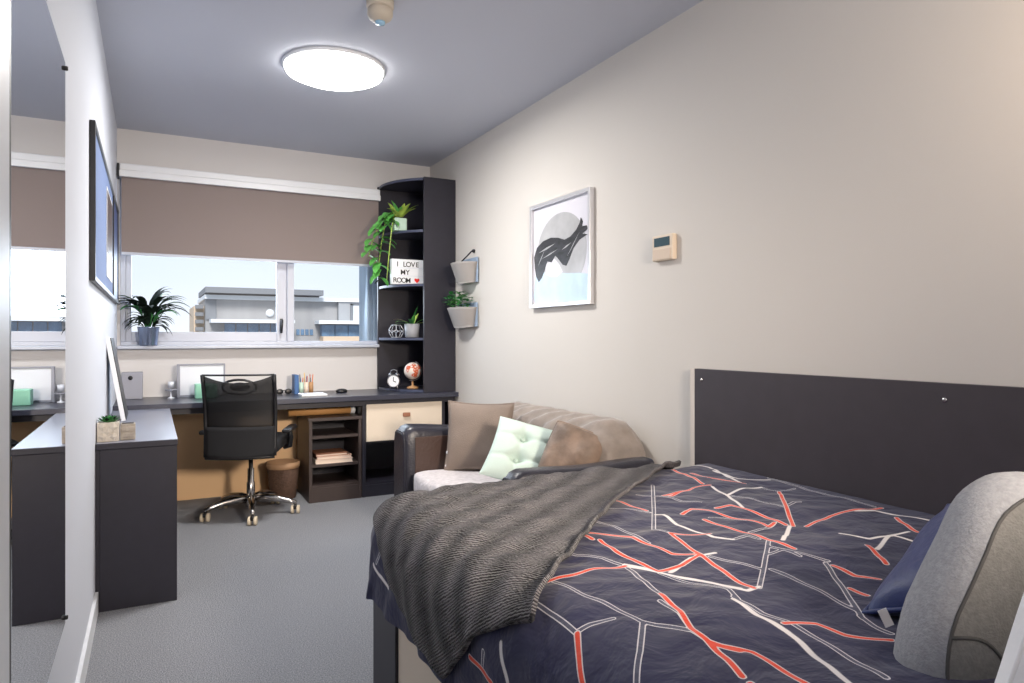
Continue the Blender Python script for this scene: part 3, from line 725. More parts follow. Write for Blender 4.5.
ba = MB(); ba.lathe([(.034, .055), (.04, .07), (.04, .115), (.03, .125)], X=OX, n=20); ba.build('base_hub', M['chrome'], oc)
for i in range(5):
    a = math.radians(-76 + 72 * i); ca, sa = math.cos(a), math.sin(a)
    arm = MB(); arm.tube([(ca * r_, sa * r_, z) for r_, z in ((.02, .10), (.10, .108), (.18, .10), (.25, .083), (.29, .068))], [.026, .024, .021, .017, .013], 10, X=OX); arm.build('base_spoke', M['chrome'], oc)
    ca_ = MB(); cx_, cy_ = ca * .285, sa * .285
    ca_.tube([(cx_, cy_, .035), (cx_, cy_, .068)], .008, 8, X=OX); ca_.box(cx_ - .012, cx_ + .012, cy_ - .022, cy_ + .022, .03, .056, .006, X=OX); co = ca_.build('caster', M['black'], oc)
    for s_ in (-1, 1):
        w_ = MB(); WXm = OX @ Matrix.Translation((cx_ + s_ * .018, cy_, .0275)) @ Matrix.Rotation(PI / 2, 4, 'Y')
        w_.lathe([(.016, -.009), (.027, -.008), (.0275, .008), (.016, .009)], X=WXm, n=18); w_.build('caster_wheel', M['caster_rim'], co)

# ------------------------------------------------------------------ sofa
so = thing('sofa', (1.66, 3.2, 0), 'dark leather two seater sofa with taupe back against the right wall', 'sofa')
def soft_box(name, x0, x1, y0, y1, z0, z1, bev, m, seg=4, parent=so, wr=0.0, label=None, sub=1):
    bm = bmesh.new(); bmesh.ops.create_cube(bm, size=1)
    for q in bm.verts: q.co = Vector((x0 if q.co.x < 0 else x1, y0 if q.co.y < 0 else y1, z0 if q.co.z < 0 else z1))
    bmesh.ops.subdivide_edges(bm, edges=bm.edges[:], cuts=7, use_grid_fill=True)
    c_ = Vector(((x0 + x1) / 2, (y0 + y1) / 2, (z0 + z1) / 2)); h_ = Vector(((x1 - x0) / 2, (y1 - y0) / 2, (z1 - z0) / 2))
    for q in bm.verts:
        d_ = q.co - c_; k_ = Vector([max(-h_[i] + bev, min(h_[i] - bev, d_[i])) for i in range(3)]); r_ = d_ - k_
        if r_.length > 1e-6: q.co = c_ + k_ + r_.normalized() * min(bev, max(abs(r_.x), abs(r_.y), abs(r_.z)))
        if wr: q.co += Vector((noise.noise(q.co * 7), noise.noise(q.co * 7 + Vector((9, 0, 0))), noise.noise(q.co * 7 + Vector((0, 9, 0))))) * wr
    k = MB(); k.addbm(bm, None, None, True); return k.build(name, m, parent, sub=sub, label=label)
soft_box('base', 1.30, 2.05, 2.42, 3.76, .06, .30, .03, M['leather'])
for i, (y0, y1) in enumerate([(2.36, 2.49), (3.61, 3.80)]):
    def fn(a, b, y0=y0, y1=y1):
        x = (1.235 if i else 1.26) + (1.97 - (1.235 if i else 1.26)) * a; hgt = (.655 if i else .612) - (.03 if i else -.005) * a + .012 * (1 - a) ** 4 + .003 * math.sin(a * 9); w_ = (y1 - y0) / 2; yc = (y0 + y1) / 2
        q = b * 2 * PI; cx_ = math.copysign(abs(math.cos(q)) ** .4, math.cos(q)); sz_ = math.copysign(abs(math.sin(q)) ** .3, math.sin(q))
        e = 1 - .16 * max(0, 1 - a * 12) ** 2
        return (x, yc + w_ * cx_ * e, .06 + (hgt - .06) * (.5 + .5 * sz_ * e))
    k = MB(); k.grid(fn, 24, 48)
    for row in (0, 24): k.f.append(tuple(j * 25 + row for j in range(48))); k.m.append(0); k.sm.append(False)
    k.build('arm', M['leather'], so)
    for s_, yy in ((-1, y0), (1, y1)):
        if (i == 0 and s_ == -1) or (i == 1 and s_ == 1): pass
        MB().box(1.30, 1.95, yy - .003, yy + .003, .20, (.60 if i else .565), .0025).build('arm_reflection', M['leather_reflect'], so, label='arm side with reflected brown painted on')  # same arm leather; its brown reflection is painted as a separate panel
    MB().tube([fn(0.01, b / 40) for b in range(40)], .005, 6, closed=True).build('arm_piping', M['leather'], so)
soft_box('seat_cushion', 1.25, 1.86, 2.54, 3.60, .27, .43, .055, M['seatgrey'], wr=.012, label='seat under a pale grey textured throw')
def bk_fn(a, b):
    y = 2.50 + (3.80 - 2.50) * a; q = -PI * .5 + b * PI * 1.5
    end = min(1, min(a, 1 - a) * 9); end = math.sin(end * PI / 2) ** .7
    top = .58 + .18 * end
    prof = [(1.80, .36), (1.79, .45), (1.785, .55), (1.80, .64), (1.83, .71), (1.88, .75), (1.94, .765), (2.0, .76), (2.04, .72), (2.06, .62), (2.06, .30)]
    t_ = b * (len(prof) - 1); i = min(int(t_), len(prof) - 2); f_ = t_ - i
    x = prof[i][0] * (1 - f_) + prof[i + 1][0] * f_; z = prof[i][1] * (1 - f_) + prof[i + 1][1] * f_
    z = .30 + (z - .30) * (.62 + .38 * end)
    wv = noise.noise(Vector((y * 5 + z * 4, x * 3, z * 2))) * .022 + .009 * math.sin((y * 1.0 + z * .7 + x * .8) * 42 + 4 * noise.noise(Vector((y * 3, z * 3, 0))))
    k_ = 1 if x < 2.03 else 0
    return (x - wv * k_, y, z + wv * .6 * k_)
k = MB(); k.grid(bk_fn, 90, 40)
for col in (0, 90): k.f.append(tuple(j * 91 + col for j in range(41))); k.m.append(0); k.sm.append(False)
k.build('backrest', M['suede'], so, label='backrest in wrinkled taupe suede cover')
for (x, y) in ((1.34, 2.44), (1.34, 3.7), (1.96, 2.44), (1.96, 3.7)): MB().lathe([(.022, 0), (.026, .062)], c=(x, y, 0), n=14).build('leg', M['black'], so)

tc = thing('taupe_cushion', (1.66, 3.70, .42), 'square plain taupe cushion propped in the far corner of the sofa', 'cushion', 'sofa cushions')
X1 = frame_from((1.60, 3.41, .605), (.80, -.60, -.02), (.17, .12, 1))
k = MB(); cushion(k, X1, .37, .39, .14, seed=2.0, wr=.008); kc = k.build('cover', M['taupe'], tc)
MB().tube(rim(.37, .39), .005, 6, X=X1, closed=True).build('piping', M['taupe'], tc)
for yy in (-.06, .0): MB().ell((-.172, -.09 + yy * 1.2, .008), (.008, .008, .004), 10, 6, X=X1).build('button', M['white'], kc)
mc = thing('mint_cushion', (1.66, 3.2, .42), 'pale mint tufted cushion leaning in the middle of the sofa', 'cushion', 'sofa cushions')
def tuft(u, v):
    t = 1.0
    for a, b in ((-.36, -.36), (.36, -.36), (-.36, .36), (.36, .36)): t -= .75 * math.exp(-((u - a) ** 2 + (v - b) ** 2) / .022)
    g = 0
    for a in (-.36, .36): g += math.exp(-((u - a) / .07) ** 2) + math.exp(-((v - a) / .07) ** 2)
    return max(.12, t - .16 * min(1, g))
X2 = frame_from((1.67, 2.90, .57), (.76, -.60, -.24), (.50, .25, .58))
k = MB(); cushion(k, X2, .48, .34, .15, n=44, seed=5.0, tuft=tuft, pinch=.05); kc = k.build('cover', M['mint'], mc)
for a, b in ((-.36, -.36), (.36, -.36), (-.36, .36), (.36, .36)):
    MB().ell((.24 * a, .17 * b, .024), (.011, .011, .006), 10, 6, X=X2).build('tuft_button', M['mint'], kc)
rc = thing('brown_cushion', (1.74, 2.72, .42), 'wrinkled brown velvet cushion at the near end of the sofa', 'cushion', 'sofa cushions')
X3 = frame_from((1.735, 2.675, .60), (.62, -.75, -.30), (.45, .05, 1))
k = MB(); cushion(k, X3, .26, .27, .17, seed=9.0, wr=.03, pinch=-.03, power=.34); k.build('cover', M['rust'], rc)
MB().tube(rim(.26, .27, -.03), .005, 6, X=X3, closed=True).build('piping', M['rust'], rc)

# ------------------------------------------------------------------ bed
hb = thing('headboard', (2.06, 1.2, 0), 'wide charcoal headboard panel screwed to the right wall beside the bed', 'headboard')
box('panel', 2.05, 2.074, .05, 2.206, 0.0, 1.025, M['headboard'], hb, .001)
box('end_edging', 2.05, 2.074, 2.206, 2.232, 0.0, 1.025, M['edge'], hb, .001, 'pale end edging')
for y, z in ((2.164, .979), (1.168, .976), (.25, .976)):
    MB().lathe([(.008, 0), (.007, .002), (.001, .003)], X=Matrix.Translation((2.05, y, z)) @ Matrix.Rotation(-PI / 2, 4, 'Y'), n=14).build('screw', M['chrome'], hb)
bd = thing('bed', (1.3, 1.2, 0), 'double bed with charcoal corner panels and cream base along the right wall', 'bed')
box('side_panel', .655, .675, .25, 1.975, .05, .36, M['cream'], bd, .001, 'cream base panel')
box('side_panel', .68, 2.045, 2.14, 2.16, .05, .36, M['cream'], bd, .001, 'cream base panel')
box('corner_post', .645, .672, 1.965, 2.195, 0.0, .40, M['charcoal'], bd, .002, 'charcoal corner panel')
box('corner_post', .672, .90, 2.165, 2.195, 0.0, .40, M['charcoal'], bd, .002, 'charcoal corner panel')
box('corner_post', .645, .672, .20, .40, 0.0, .40, M['charcoal'], bd, .002, 'charcoal corner panel')
box('slat_base', .675, 2.045, .25, 2.14, .30, .36, M['wood'], bd)
soft_box('mattress', .66, 2.045, .22, 2.19, .36, .605, .06, M['whitecloth'], parent=bd)

X0, Y1, R_, ZT = .615, 2.225, .13, .635
def Dn(sx, sy, off=0.0):
    sx = np.asarray(sx, float); sy = np.asarray(sy, float)
    a = np.maximum(0, X0 + R_ - sx); b = np.maximum(0, sy - (Y1 - R_)); e = np.hypot(a, b)
    ee = np.where(e < 1e-9, 1, e); dx = -a / ee; dy = b / ee
    e = np.minimum(e, .374 + .012 * np.sin(sy * 9 + sx * 7) + 0.0)
    bx = np.maximum(sx, X0 + R_); by = np.minimum(sy, Y1 - R_)
    th = np.minimum(e / R_, PI / 2); q = np.maximum(0, e - R_ * PI / 2)
    h = R_ * np.sin(th) + .02 * q; dz = R_ * (1 - np.cos(th)) + q
    nx = dx * np.sin(th); ny = dy * np.sin(th); nz = np.cos(th)
    # soft undulation
    u = (.0022 * np.sin(sx * 11 + 2.2 * np.sin(sy * 5)) + .002 * np.sin(sy * 13 + 1.7 * np.sin(sx * 7 + 1)) + .0016 * np.sin(sx * 23 + sy * 17 + 2 * np.sin(sy * 9))
         + .0014 * np.sin(sx * 41 - sy * 29 + 3 * np.sin(sx * 8)) + .0012 * np.sin(sy * 63 + sx * 20 + 3 * np.sin(sx * 13)))
    u = u + np.clip(q / .15, 0, 1) * (.007 * np.sin(sy * 21 + 1.5 * np.sin(sy * 6)) + .003 * np.sin(sy * 47))
    u = u + off
    wall = np.clip((2.04 - sx) / .1, .0, 1)
    return np.stack([bx + dx * h + nx * u, by + dy * h + ny * u, ZT - dz + nz * u * (.3 + .7 * wall)], -1)

du = thing('duvet', (1.3, 1.2, ZT), 'navy duvet with a white and red crackle line pattern spread over the bed', 'duvet')
sx0, sx1, sy0, sy1 = X0 + R_ - .374, 2.042, .22, Y1 - R_ + .374
st_ = .005
nx_ = int((sx1 - sx0) / st_); ny_ = int((sy1 - sy0) / st_)
gx = np.linspace(sx0, sx1, nx_ + 1); gy = np.linspace(sy0, sy1, ny_ + 1)
SX, SY = np.meshgrid(gx, gy)
co = Dn(SX, SY).reshape(-1, 3)
dist = {k: np.full(SX.shape, .06) for k in 'RWD'}
for ty, L in LINES:
    P_ = [(L[i], L[i + 1]) for i in range(0, len(L), 2)]
    for (ax, ay), (bx, by) in zip(P_[:-1], P_[1:]):
        i0 = max(0, np.searchsorted(gx, min(ax, bx) - .04)); i1 = np.searchsorted(gx, max(ax, bx) + .04)
        j0 = max(0, np.searchsorted(gy, min(ay, by) - .04)); j1 = np.searchsorted(gy, max(ay, by) + .04)
        if i1 <= i0 or j1 <= j0: continue
        qx = SX[j0:j1, i0:i1] - ax; qy = SY[j0:j1, i0:i1] - ay; vx, vy = bx - ax, by - ay; l2 = vx * vx + vy * vy + 1e-9
        t_ = np.clip((qx * vx + qy * vy) / l2, 0, 1); dd = np.hypot(qx - t_ * vx, qy - t_ * vy)
        np.minimum(dist[ty][j0:j1, i0:i1], dd, out=dist[ty][j0:j1, i0:i1])
me = bpy.data.meshes.new('cover')
W_ = nx_ + 1; idx = np.arange(W_ * (ny_ + 1)).reshape(ny_ + 1, W_)
quads = np.stack([idx[:-1, :-1], idx[:-1, 1:], idx[1:, 1:], idx[1:, :-1]], -1).reshape(-1, 4)
me.vertices.add(len(co)); me.vertices.foreach_set('co', co.ravel())
me.loops.add(quads.size); me.loops.foreach_set('vertex_index', quads.ravel())
me.polygons.add(len(quads)); me.polygons.foreach_set('loop_start', np.arange(0, quads.size, 4)); me.polygons.foreach_set('loop_total', np.full(len(quads), 4))
me.polygons.foreach_set('use_smooth', np.ones(len(quads), bool)); me.update(calc_edges=True); me.validate()
for k_, arr in dist.items():
    at = me.attributes.new('d' + k_, 'FLOAT', 'POINT'); at.data.foreach_set('value', arr.ravel().astype(np.float32))
def duvet_mat():
    m = bpy.data.materials.new('navy crackle cotton'); m.use_nodes = True; nt = m.node_tree; b = nt.nodes['Principled BSDF']; N = nt.nodes.new; Lk = nt.links.new
    b.inputs['Roughness'].default_value = .75; b.inputs['Specular IOR Level'].default_value = .25; b.inputs['Sheen Weight'].default_value = .15
    def math_(op, a, v=None):
        n = N('ShaderNodeMath'); n.operation = op
        if isinstance(a, (int, float)): n.inputs[0].default_value = a
        else: Lk(a, n.inputs[0])
        if v is not None:
            if isinstance(v, (int, float)): n.inputs[1].default_value = v
            else: Lk(v, n.inputs[1])
        return n.outputs[0]
    def attr(nm):
        n = N('ShaderNodeAttribute'); n.attribute_name = nm; return n.outputs['Fac']
    tc = N('ShaderNodeTexCoord'); no = N('ShaderNodeTexNoise'); no.inputs['Scale'].default_value = 5; Lk(tc.outputs['Object'], no.inputs['Vector'])
    r = N('ShaderNodeValToRGB'); r.color_ramp.elements[0].color = rgb(36, 38, 66); r.color_ramp.elements[1].color = rgb(52, 53, 82); Lk(no.outputs['Fac'], r.inputs['Fac'])
    cur = r.outputs['Color']
    def over(cur, fac, col):
        x = N('ShaderNodeMix'); x.data_type = 'RGBA'; Lk(fac, x.inputs['Factor']); Lk(cur, x.inputs['A']); x.inputs['B'].default_value = col; return x.outputs['Result']
    dR, dW, dD = attr('dR'), attr('dW'), attr('dD')
    band = lambda d, lo, hi: math_('MULTIPLY', math_('GREATER_THAN', d, lo), math_('LESS_THAN', d, hi))
    wh = rgb(226, 222, 222)
    cur = over(cur, math_('LESS_THAN', dD, .0062), rgb(76, 78, 98))
    cur = over(cur, band(dD, .0038, .0062), rgb(206, 204, 208))
    cur = over(cur, math_('LESS_THAN', dW, .0066), rgb(150, 146, 152))
    cur = over(cur, math_('LESS_THAN', dW, .0052), wh)
    cur = over(cur, band(dR, .0046, .0072), rgb(206, 196, 196))
    cur = over(cur, math_('LESS_THAN', dR, .0046), rgb(222, 74, 50))
    Lk(cur, b.inputs['Base Color'])
    n2 = N('ShaderNodeTexNoise'); n2.inputs['Scale'].default_value = 9; n2.inputs['Detail'].default_value = 4; n2.inputs['Distortion'].default_value = .4
    Lk(tc.outputs['Object'], n2.inputs['Vector']); bp = N('ShaderNodeBump'); bp.inputs['Strength'].default_value = .55; bp.inputs['Distance'].default_value = .04
    Lk(n2.outputs['Fac'], bp.inputs['Height']); Lk(bp.outputs['Normal'], b.inputs['Normal'])
    return m
me.materials.append(duvet_mat())
o = bpy.data.objects.new('cover', me); COL.objects.link(o); adopt(o, du)

# throw blanket, draped across the foot end (Coons patch in sheet space)
def polyf(pts):
    P_ = [Vector(p) for p in pts]; ls = [0]
    for a, b in zip(P_[:-1], P_[1:]): ls.append(ls[-1] + (b - a).length)
    def f(t):
        s = t * ls[-1]
        for i in range(len(P_) - 1):
            if s <= ls[i + 1] or i == len(P_) - 2:
                k = (s - ls[i]) / max(1e-9, ls[i + 1] - ls[i]); return P_[i].lerp(P_[i + 1], min(1, k))
    return f
A_, B_, C_, G_ = (1.92, 2.14), (.655, 1.13), (.40, 1.475), (1.92, 2.49)
c0 = polyf([A_, (1.80, 2.095), (1.334, 1.755), (.945, 1.412), (.79, 1.275), (.71, 1.19), B_])
c1 = polyf([G_, (1.3, 2.48), (.95, 2.44), (.74, 2.30), (.62, 2.13), (.56, 2.0), (.464, 1.819), C_])
e0 = polyf([A_, G_]); e1 = polyf([B_, (.56, 1.31), C_])
NU, NV = 150, 110
sh = np.zeros((NV + 1, NU + 1, 2)); TT = np.zeros((NV + 1, NU + 1, 2))
c0v = [c0(i / NU) for i in range(NU + 1)]; c1v = [c1(i / NU) for i in range(NU + 1)]
for j in range(NV + 1):
    v_ = j / NV; a_ = e0(v_); b_ = e1(v_)
    for i in range(NU + 1):
        u_ = i / NU
        p = c0v[i] * (1 - v_) + c1v[i] * v_ + a_ * (1 - u_) + b_ * u_ - (Vector(A_) * (1 - u_) * (1 - v_) + Vector(B_) * u_ * (1 - v_) + Vector(G_) * (1 - u_) * v_ + Vector(C_) * u_ * v_)
        sh[j, i] = p; TT[j, i] = (u_, v_)
U_, V_ = TT[..., 0], TT[..., 1]
S1, S2 = sh[..., 0], sh[..., 1]
edge = np.minimum(np.minimum(V_ * 3, (1 - V_) * 3), (1 - U_) * 3); edge = np.clip(edge, 0, 1)
off = .011 + .016 * np.exp(-(V_ / .02) ** 2) + (.3 + .7 * edge) * (.006 + .005 * np.sin(S1 * 15 + S2 * 27 + 2.5 * np.sin(S1 * 7)) + .0035 * np.sin(S2 * 52 - S1 * 22 + 2 * np.sin(S2 * 9 + S1 * 6)) + .0022 * np.sin(S1 * 70 + S2 * 60 + 4 * np.sin(S2 * 10)) + .007 * (1 - np.abs(np.sin(S1 * 9 + S2 * 8 + 1.5 * np.sin(S2 * 6 - S1 * 3)))) ** 3)
tp = Dn(S1, S2, off)
me = bpy.data.meshes.new('throw_blanket')
fs = [(j * (NU + 1) + i, j * (NU + 1) + i + 1, (j + 1) * (NU + 1) + i + 1, (j + 1) * (NU + 1) + i) for j in range(NV) for i in range(NU)]
me.from_pydata(tp.reshape(-1, 3).tolist(), [], fs)
uv = me.uv_layers.new(name='UVMap'); flat = sh.reshape(-1, 2)
uvs = np.array([flat[v] for f in fs for v in f], dtype=np.float32); uv.data.foreach_set('uv', uvs.ravel())
me.polygons.foreach_set('use_smooth', [True] * len(fs))
def throw_mat():
    m = bpy.data.materials.new('brown grey ribbed knit'); m.use_nodes = True; nt = m.node_tree; b = nt.nodes['Principled BSDF']; N = nt.nodes.new; Lk = nt.links.new
    b.inputs['Roughness'].default_value = .9; b.inputs['Specular IOR Level'].default_value = .15; b.inputs['Sheen Weight'].default_value = .25
    uvn = N('ShaderNodeUVMap'); mp = N('ShaderNodeMapping'); mp.inputs['Rotation'].default_value = (0, 0, math.radians(-36)); Lk(uvn.outputs[0], mp.inputs['Vector'])
    w1 = N('ShaderNodeTexWave'); w1.bands_direction = 'X'; w1.inputs['Scale'].default_value = 46; w1.inputs['Distortion'].default_value = 3.0; w1.inputs['Detail'].default_value = 1; w1.inputs['Detail Scale'].default_value = 3; Lk(mp.outputs[0], w1.inputs['Vector'])
    w2 = N('ShaderNodeTexWave'); w2.bands_direction = 'Y'; w2.inputs['Scale'].default_value = 3.2; w2.inputs['Distortion'].default_value = 1.0; Lk(mp.outputs[0], w2.inputs['Vector'])
    mu = N('ShaderNodeMath'); mu.operation = 'MULTIPLY'; Lk(w1.outputs['Fac'], mu.inputs[0]); Lk(w2.outputs['Fac'], mu.inputs[1])
    r = N('ShaderNodeValToRGB'); r.color_ramp.elements[0].color = rgb(44, 42, 46); r.color_ramp.elements[1].color = rgb(126, 120, 123); Lk(mu.outputs[0], r.inputs['Fac']); Lk(r.outputs['Color'], b.inputs['Base Color'])
    bp = N('ShaderNodeBump'); bp.inputs['Strength'].default_value = .7; bp.inputs['Distance'].default_value = .012; Lk(w1.outputs['Fac'], bp.inputs['Height']); Lk(bp.outputs['Normal'], b.inputs['Normal'])
    return m
me.materials.append(throw_mat())
o = bpy.data.objects.new('throw_blanket', me); COL.objects.link(o)
md = o.modifiers.new('thick', 'SOLIDIFY'); md.thickness = .010; md.offset = 0
tag(o, 'dark brown grey ribbed throw draped diagonally over the foot of the bed', 'blanket')

# pillows at the near end
RV = Vector((.884, -.468, 0)); FV = Vector((.468, .884, 0)); UPV = Vector((0, 0, 1))
def at(p, fwd, z): return RV * p + FV * fwd + UPV * z
gcu = thing('grey_cushion', (1.3, .66, .64), 'large grey linen box cushion propped on the bed in front of the navy cushion', 'cushion', 'bed cushions')
GX = frame_from(at(.885, 1.13, .672), RV * .95 + FV * .08 - UPV * .54, UPV * .85 + RV * .56 + FV * .14)
def box_cush(w, h, T, rc, X, ms):
    n = 56; mb = MB()
    def outline(t, k):
        q = 2 * PI * t; c_, s_ = math.cos(q), math.sin(q); p = .62
        return (w / 2 * k * math.copysign(abs(c_) ** p, c_), h / 2 * k * math.copysign(abs(s_) ** p, s_))
    prof = [(0.02, T * .5 * 1.35), (.3, T * .5 * 1.32), (.55, T * .5 * 1.25), (.78, T * .5 * 1.13), (.92, T * .5 * .98), (.985, T * .42), (1.02, T * .25), (1.035, 0), (1.02, -T * .25), (.985, -T * .42), (.92, -T * .5), (.78, -T * .57), (.5, -T * .62), (.02, -T * .65)]
    vs = []; fs = []; mi = []
    for k, z in prof:
        for i in range(n):
            x, y = outline(i / n, k); q = noise.noise(Vector((x * 7, y * 7, z * 5))) * .012
            vs.append((x + q * .5, y + q * .5, z + q))
    for r_ in range(len(prof) - 1):
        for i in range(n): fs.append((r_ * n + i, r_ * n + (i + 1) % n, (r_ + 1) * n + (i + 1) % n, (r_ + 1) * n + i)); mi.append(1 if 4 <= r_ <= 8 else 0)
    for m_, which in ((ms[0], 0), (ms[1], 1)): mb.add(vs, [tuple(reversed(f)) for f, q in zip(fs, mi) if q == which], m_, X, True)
    def surf(x, y):
        k = ((abs(2 * x / w)) ** (2 / .62) + (abs(2 * y / h)) ** (2 / .62)) ** .31; z = prof[0][1]
        for (k0, z0), (k1, z1) in zip(prof[:6], prof[1:7]):
            if k0 <= k <= k1: z = z0 + (z1 - z0) * (k - k0) / (k1 - k0)
        return (x, y, z + noise.noise(Vector((x * 7, y * 7, z * 5))) * .012)
    rr = []
    for i in range(n):
        x, y = outline(i / n, .92); z = T * .5 * .98; q = noise.noise(Vector((x * 7, y * 7, z * 5))) * .012; rr.append((x + q * .5, y + q * .5, z + q))
    return mb, rr, surf
k, rimp, surf_ = box_cush(.44, .46, .10, .1, GX, (M['greycush'], M['greycush_lit'])); k.build('cover', None, gcu)
MB().tube(rimp, 0.003, 6, X=GX, closed=True).build('seam', M['seam'], gcu)
MB().tube([surf_(-.196 + .36 * t / 30, -.09 + .02 * math.sin(t * .4) - .0 * t) for t in range(31)], .003, 6, X=GX).build('fold_seam', M['seam'], gcu)
nc = thing('navy_cushion', (1.35, .95, .64), 'navy velvet cushion lying against the back of the grey cushion', 'cushion', 'bed cushions')
NX = frame_from(at(.915, 1.275, .765), RV * .29 + FV * .22 + UPV * .135, RV * .75 - FV * .45 + UPV * .45)
k = MB(); cushion(k, NX, .42, .36, .13, seed=4.0, wr=.012); k.build('cover', M['navyvelvet'], nc)
MB().tube(rim(.42, .36), .005, 6, X=NX, closed=True).build('piping', M['navyvelvet'], nc)
tg = MB(); tg.box(-.008, .008, -.015, .015, 0, .002, X=frame_from(at(.672, 1.225, .655), RV * .9 + UPV * .35, UPV * .9 - RV * .35 + FV * .25)); tg.build('care_tag', M['whitecloth'], nc, label='white care tag')
wp = thing('white_pillow', (1.2, .5, .64), 'plain white pillow at the near edge of the bed, in front of the grey cushion', 'pillow')
WX_ = frame_from(at(.785, .85, .65), RV * .85 + FV * .1 - UPV * .55, UPV * .78 + RV * .6 + FV * .25)
k = MB(); cushion(k, WX_, .44, .34, .16, seed=6.0, wr=.01); k.build('cover', M['whitecloth'], wp)
MB().tube(rim(.44, .34), .003, 6, X=WX_, closed=True).build('hem', M['whitecloth'], wp)

# ------------------------------------------------------------------ on the right wall
pic = thing('framed_picture', (XR, 3.3, 1.335), 'silver framed abstract ink print in a circle, on the right wall above the sofa', 'picture')
ya, yb, za, zb = 2.985, 3.635, 1.335, 1.955
f = MB()
f.box(2.045, XR - .001, ya, ya + .022, za, zb, .002); f.box(2.045, XR - .001, yb - .022, yb, za, zb, .002); f.box(2.045, XR - .001, ya + .022, yb - .022, za, za + .022, .002); f.box(2.045, XR - .001, ya + .022, yb - .022, zb - .022, zb, .002)
f.build('frame', M['silver'], pic)
box('print_sheet', 2.064, 2.068, ya + .022, yb - .022, za + .022, zb - .022, M['art_bg'], pic)
PX = Matrix(((0, 0, -1, 2.0635), (-1, 0, 0, (ya + yb) / 2), (0, 1, 0, (za + zb) / 2), (0, 0, 0, 1)))   # local x runs from the far to the near side
art = MB()
art.prism([(.005 + .265 * math.cos(2 * PI * i / 48), .0 + .225 * math.sin(2 * PI * i / 48)) for i in range(48)], 0, .0006, M['art_disc'], PX)
art.prism([(-.27, -.10), (-.10, -.105), (.06, -.125), (.20, -.135), (.305, -.15), (.31, -.25), (.30, -.285), (-.28, -.285), (-.30, -.24)], .0006, .0012, M['art_reflection'], PX)  # pale blue reflection over the print, drawn as a flat shape
ink = [(-.285, -.07), (-.295, .0), (-.26, .055), (-.19, .085), (-.10, .095), (-.02, .085), (.05, .065), (.11, .075), (.17, .105), (.205, .14), (.215, .165), (.235, .14), (.225, .115), (.27, .115), (.285, .095), (.23, .075), (.28, .065), (.20, .045), (.14, .005), (.10, -.05), (.07, -.085), (.03, -.075), (-.02, -.035), (-.05, -.015), (-.09, -.05), (-.14, -.04), (-.17, -.09), (-.20, -.13), (-.24, -.155), (-.27, -.12)]
art.prism([(-.16, -.055), (-.06, -.03), (.0, -.075), (.03, -.115), (-.03, -.14), (-.10, -.135), (-.16, -.115)], .0010, .0014, M['art_bg'], PX)
for (x1_, y1_, x2_, y2_, w_) in ((-.24, .02, -.05, .055, .006), (-.2, -.02, -.02, .02, .004), (.02, .01, .12, .04, .005), (.08, -.03, .2, .085, .004), (-.25, -.06, -.17, .03, .005)):
    art.prism([(x1_, y1_), ((x1_ + x2_) / 2, (y1_ + y2_) / 2 - w_), (x2_, y2_), ((x1_ + x2_) / 2, (y1_ + y2_) / 2 + w_)], .002, .0024, M['art_disc'], PX)
art.prism(ink, .0012, .002, M['art_ink'], PX)
art.build('artwork', None, pic)
tb = thing('wall_thermostat', (XR, 2.41, 1.505), 'small beige thermostat with a dark display on the right wall', 'thermostat')
MB().box(2.048, XR - .001, 2.343, 2.484, 1.507, 1.624, .006).build('housing', M['beige'], tb)
box('display', 2.046, 2.05, 2.362, 2.466, 1.572, 1.612, M['lcd'], tb)
box('cover_flap', 2.0455, 2.049, 2.355, 2.474, 1.513, 1.560, M['beige_side'], tb, .001)
def pouch(z0, z1, y0, y1, nm, label, m):
    t_ = thing(nm, (2.0, (y0 + y1) / 2, z0), label, 'wall planter', 'felt wall planters')
    k = MB(); yc = (y0 + y1) / 2; wy = (y1 - y0) / 2
    def fn(a, b):
        q = -PI / 2 + a * PI; s_ = .78 + .22 * b; w_ = wy * s_; d_ = (.075 + .055 * b)
        return (2.06 - d_ * math.copysign(abs(math.cos(q)) ** .7, math.cos(q)) * 1.0, yc + w_ * math.sin(q), z0 + (z1 - z0) * b + .012 * math.cos(q) * b * 0 - .01 * (1 - b) * math.cos(q))
    k.grid(fn, 24, 10)
    n = 25
    k.f.append(tuple(range(n))); k.m.append(0); k.sm.append(False)
    o_ = k.build('pouch', m, t_, solid=.005)
    box('backing', 2.058, 2.068, yc - wy, yc + wy, z0 + .0, z1 + .035, M['felt_blue'], t_, .002, 'blue grey backing felt')
    return t_, yc, wy
p1, yc, wy = pouch(1.555, 1.70, 4.42, 4.70, 'felt_wall_planter', 'empty grey felt pouch hung on the right wall, upper of two', M['felt'])
hk = MB(); hk.lathe([(.012, 0), (.014, .012), (.008, .02)], X=Matrix.Translation((XR - .001, 4.50, 1.785)) @ Matrix.Rotation(-PI / 2, 4, 'Y'), n=12); hk.tube([(2.055, 4.50, 1.785), (2.03, 4.53, 1.75), (1.99, 4.57, 1.70)], .005, 6); hk.build('hanging_hook', M['rubber'], p1)
p2_, yc2, wy2 = pouch(1.235, 1.375, 4.43, 4.78, 'felt_wall_planter', 'grey felt pouch with a leafy green plant, lower on the right wall', M['felt'])
lf = MB(); rnd = random.Random(5)
for i in range(95):
    y = yc2 + rnd.uniform(-.14, .15); x = 1.99 + rnd.uniform(-.05, .04); z = 1.37 + rnd.uniform(0, .11)
    a = rnd.uniform(0, 2 * PI); lf.leaf((x, y, z), (math.cos(a), math.sin(a), rnd.uniform(.0, 1.0)), rnd.uniform(.03, .05), rnd.uniform(.028, .04), .5, M['leaf_mid'] if i % 3 else M['leaf'], seg=4, tip=.6)
lf.build('foliage', None, p2_)
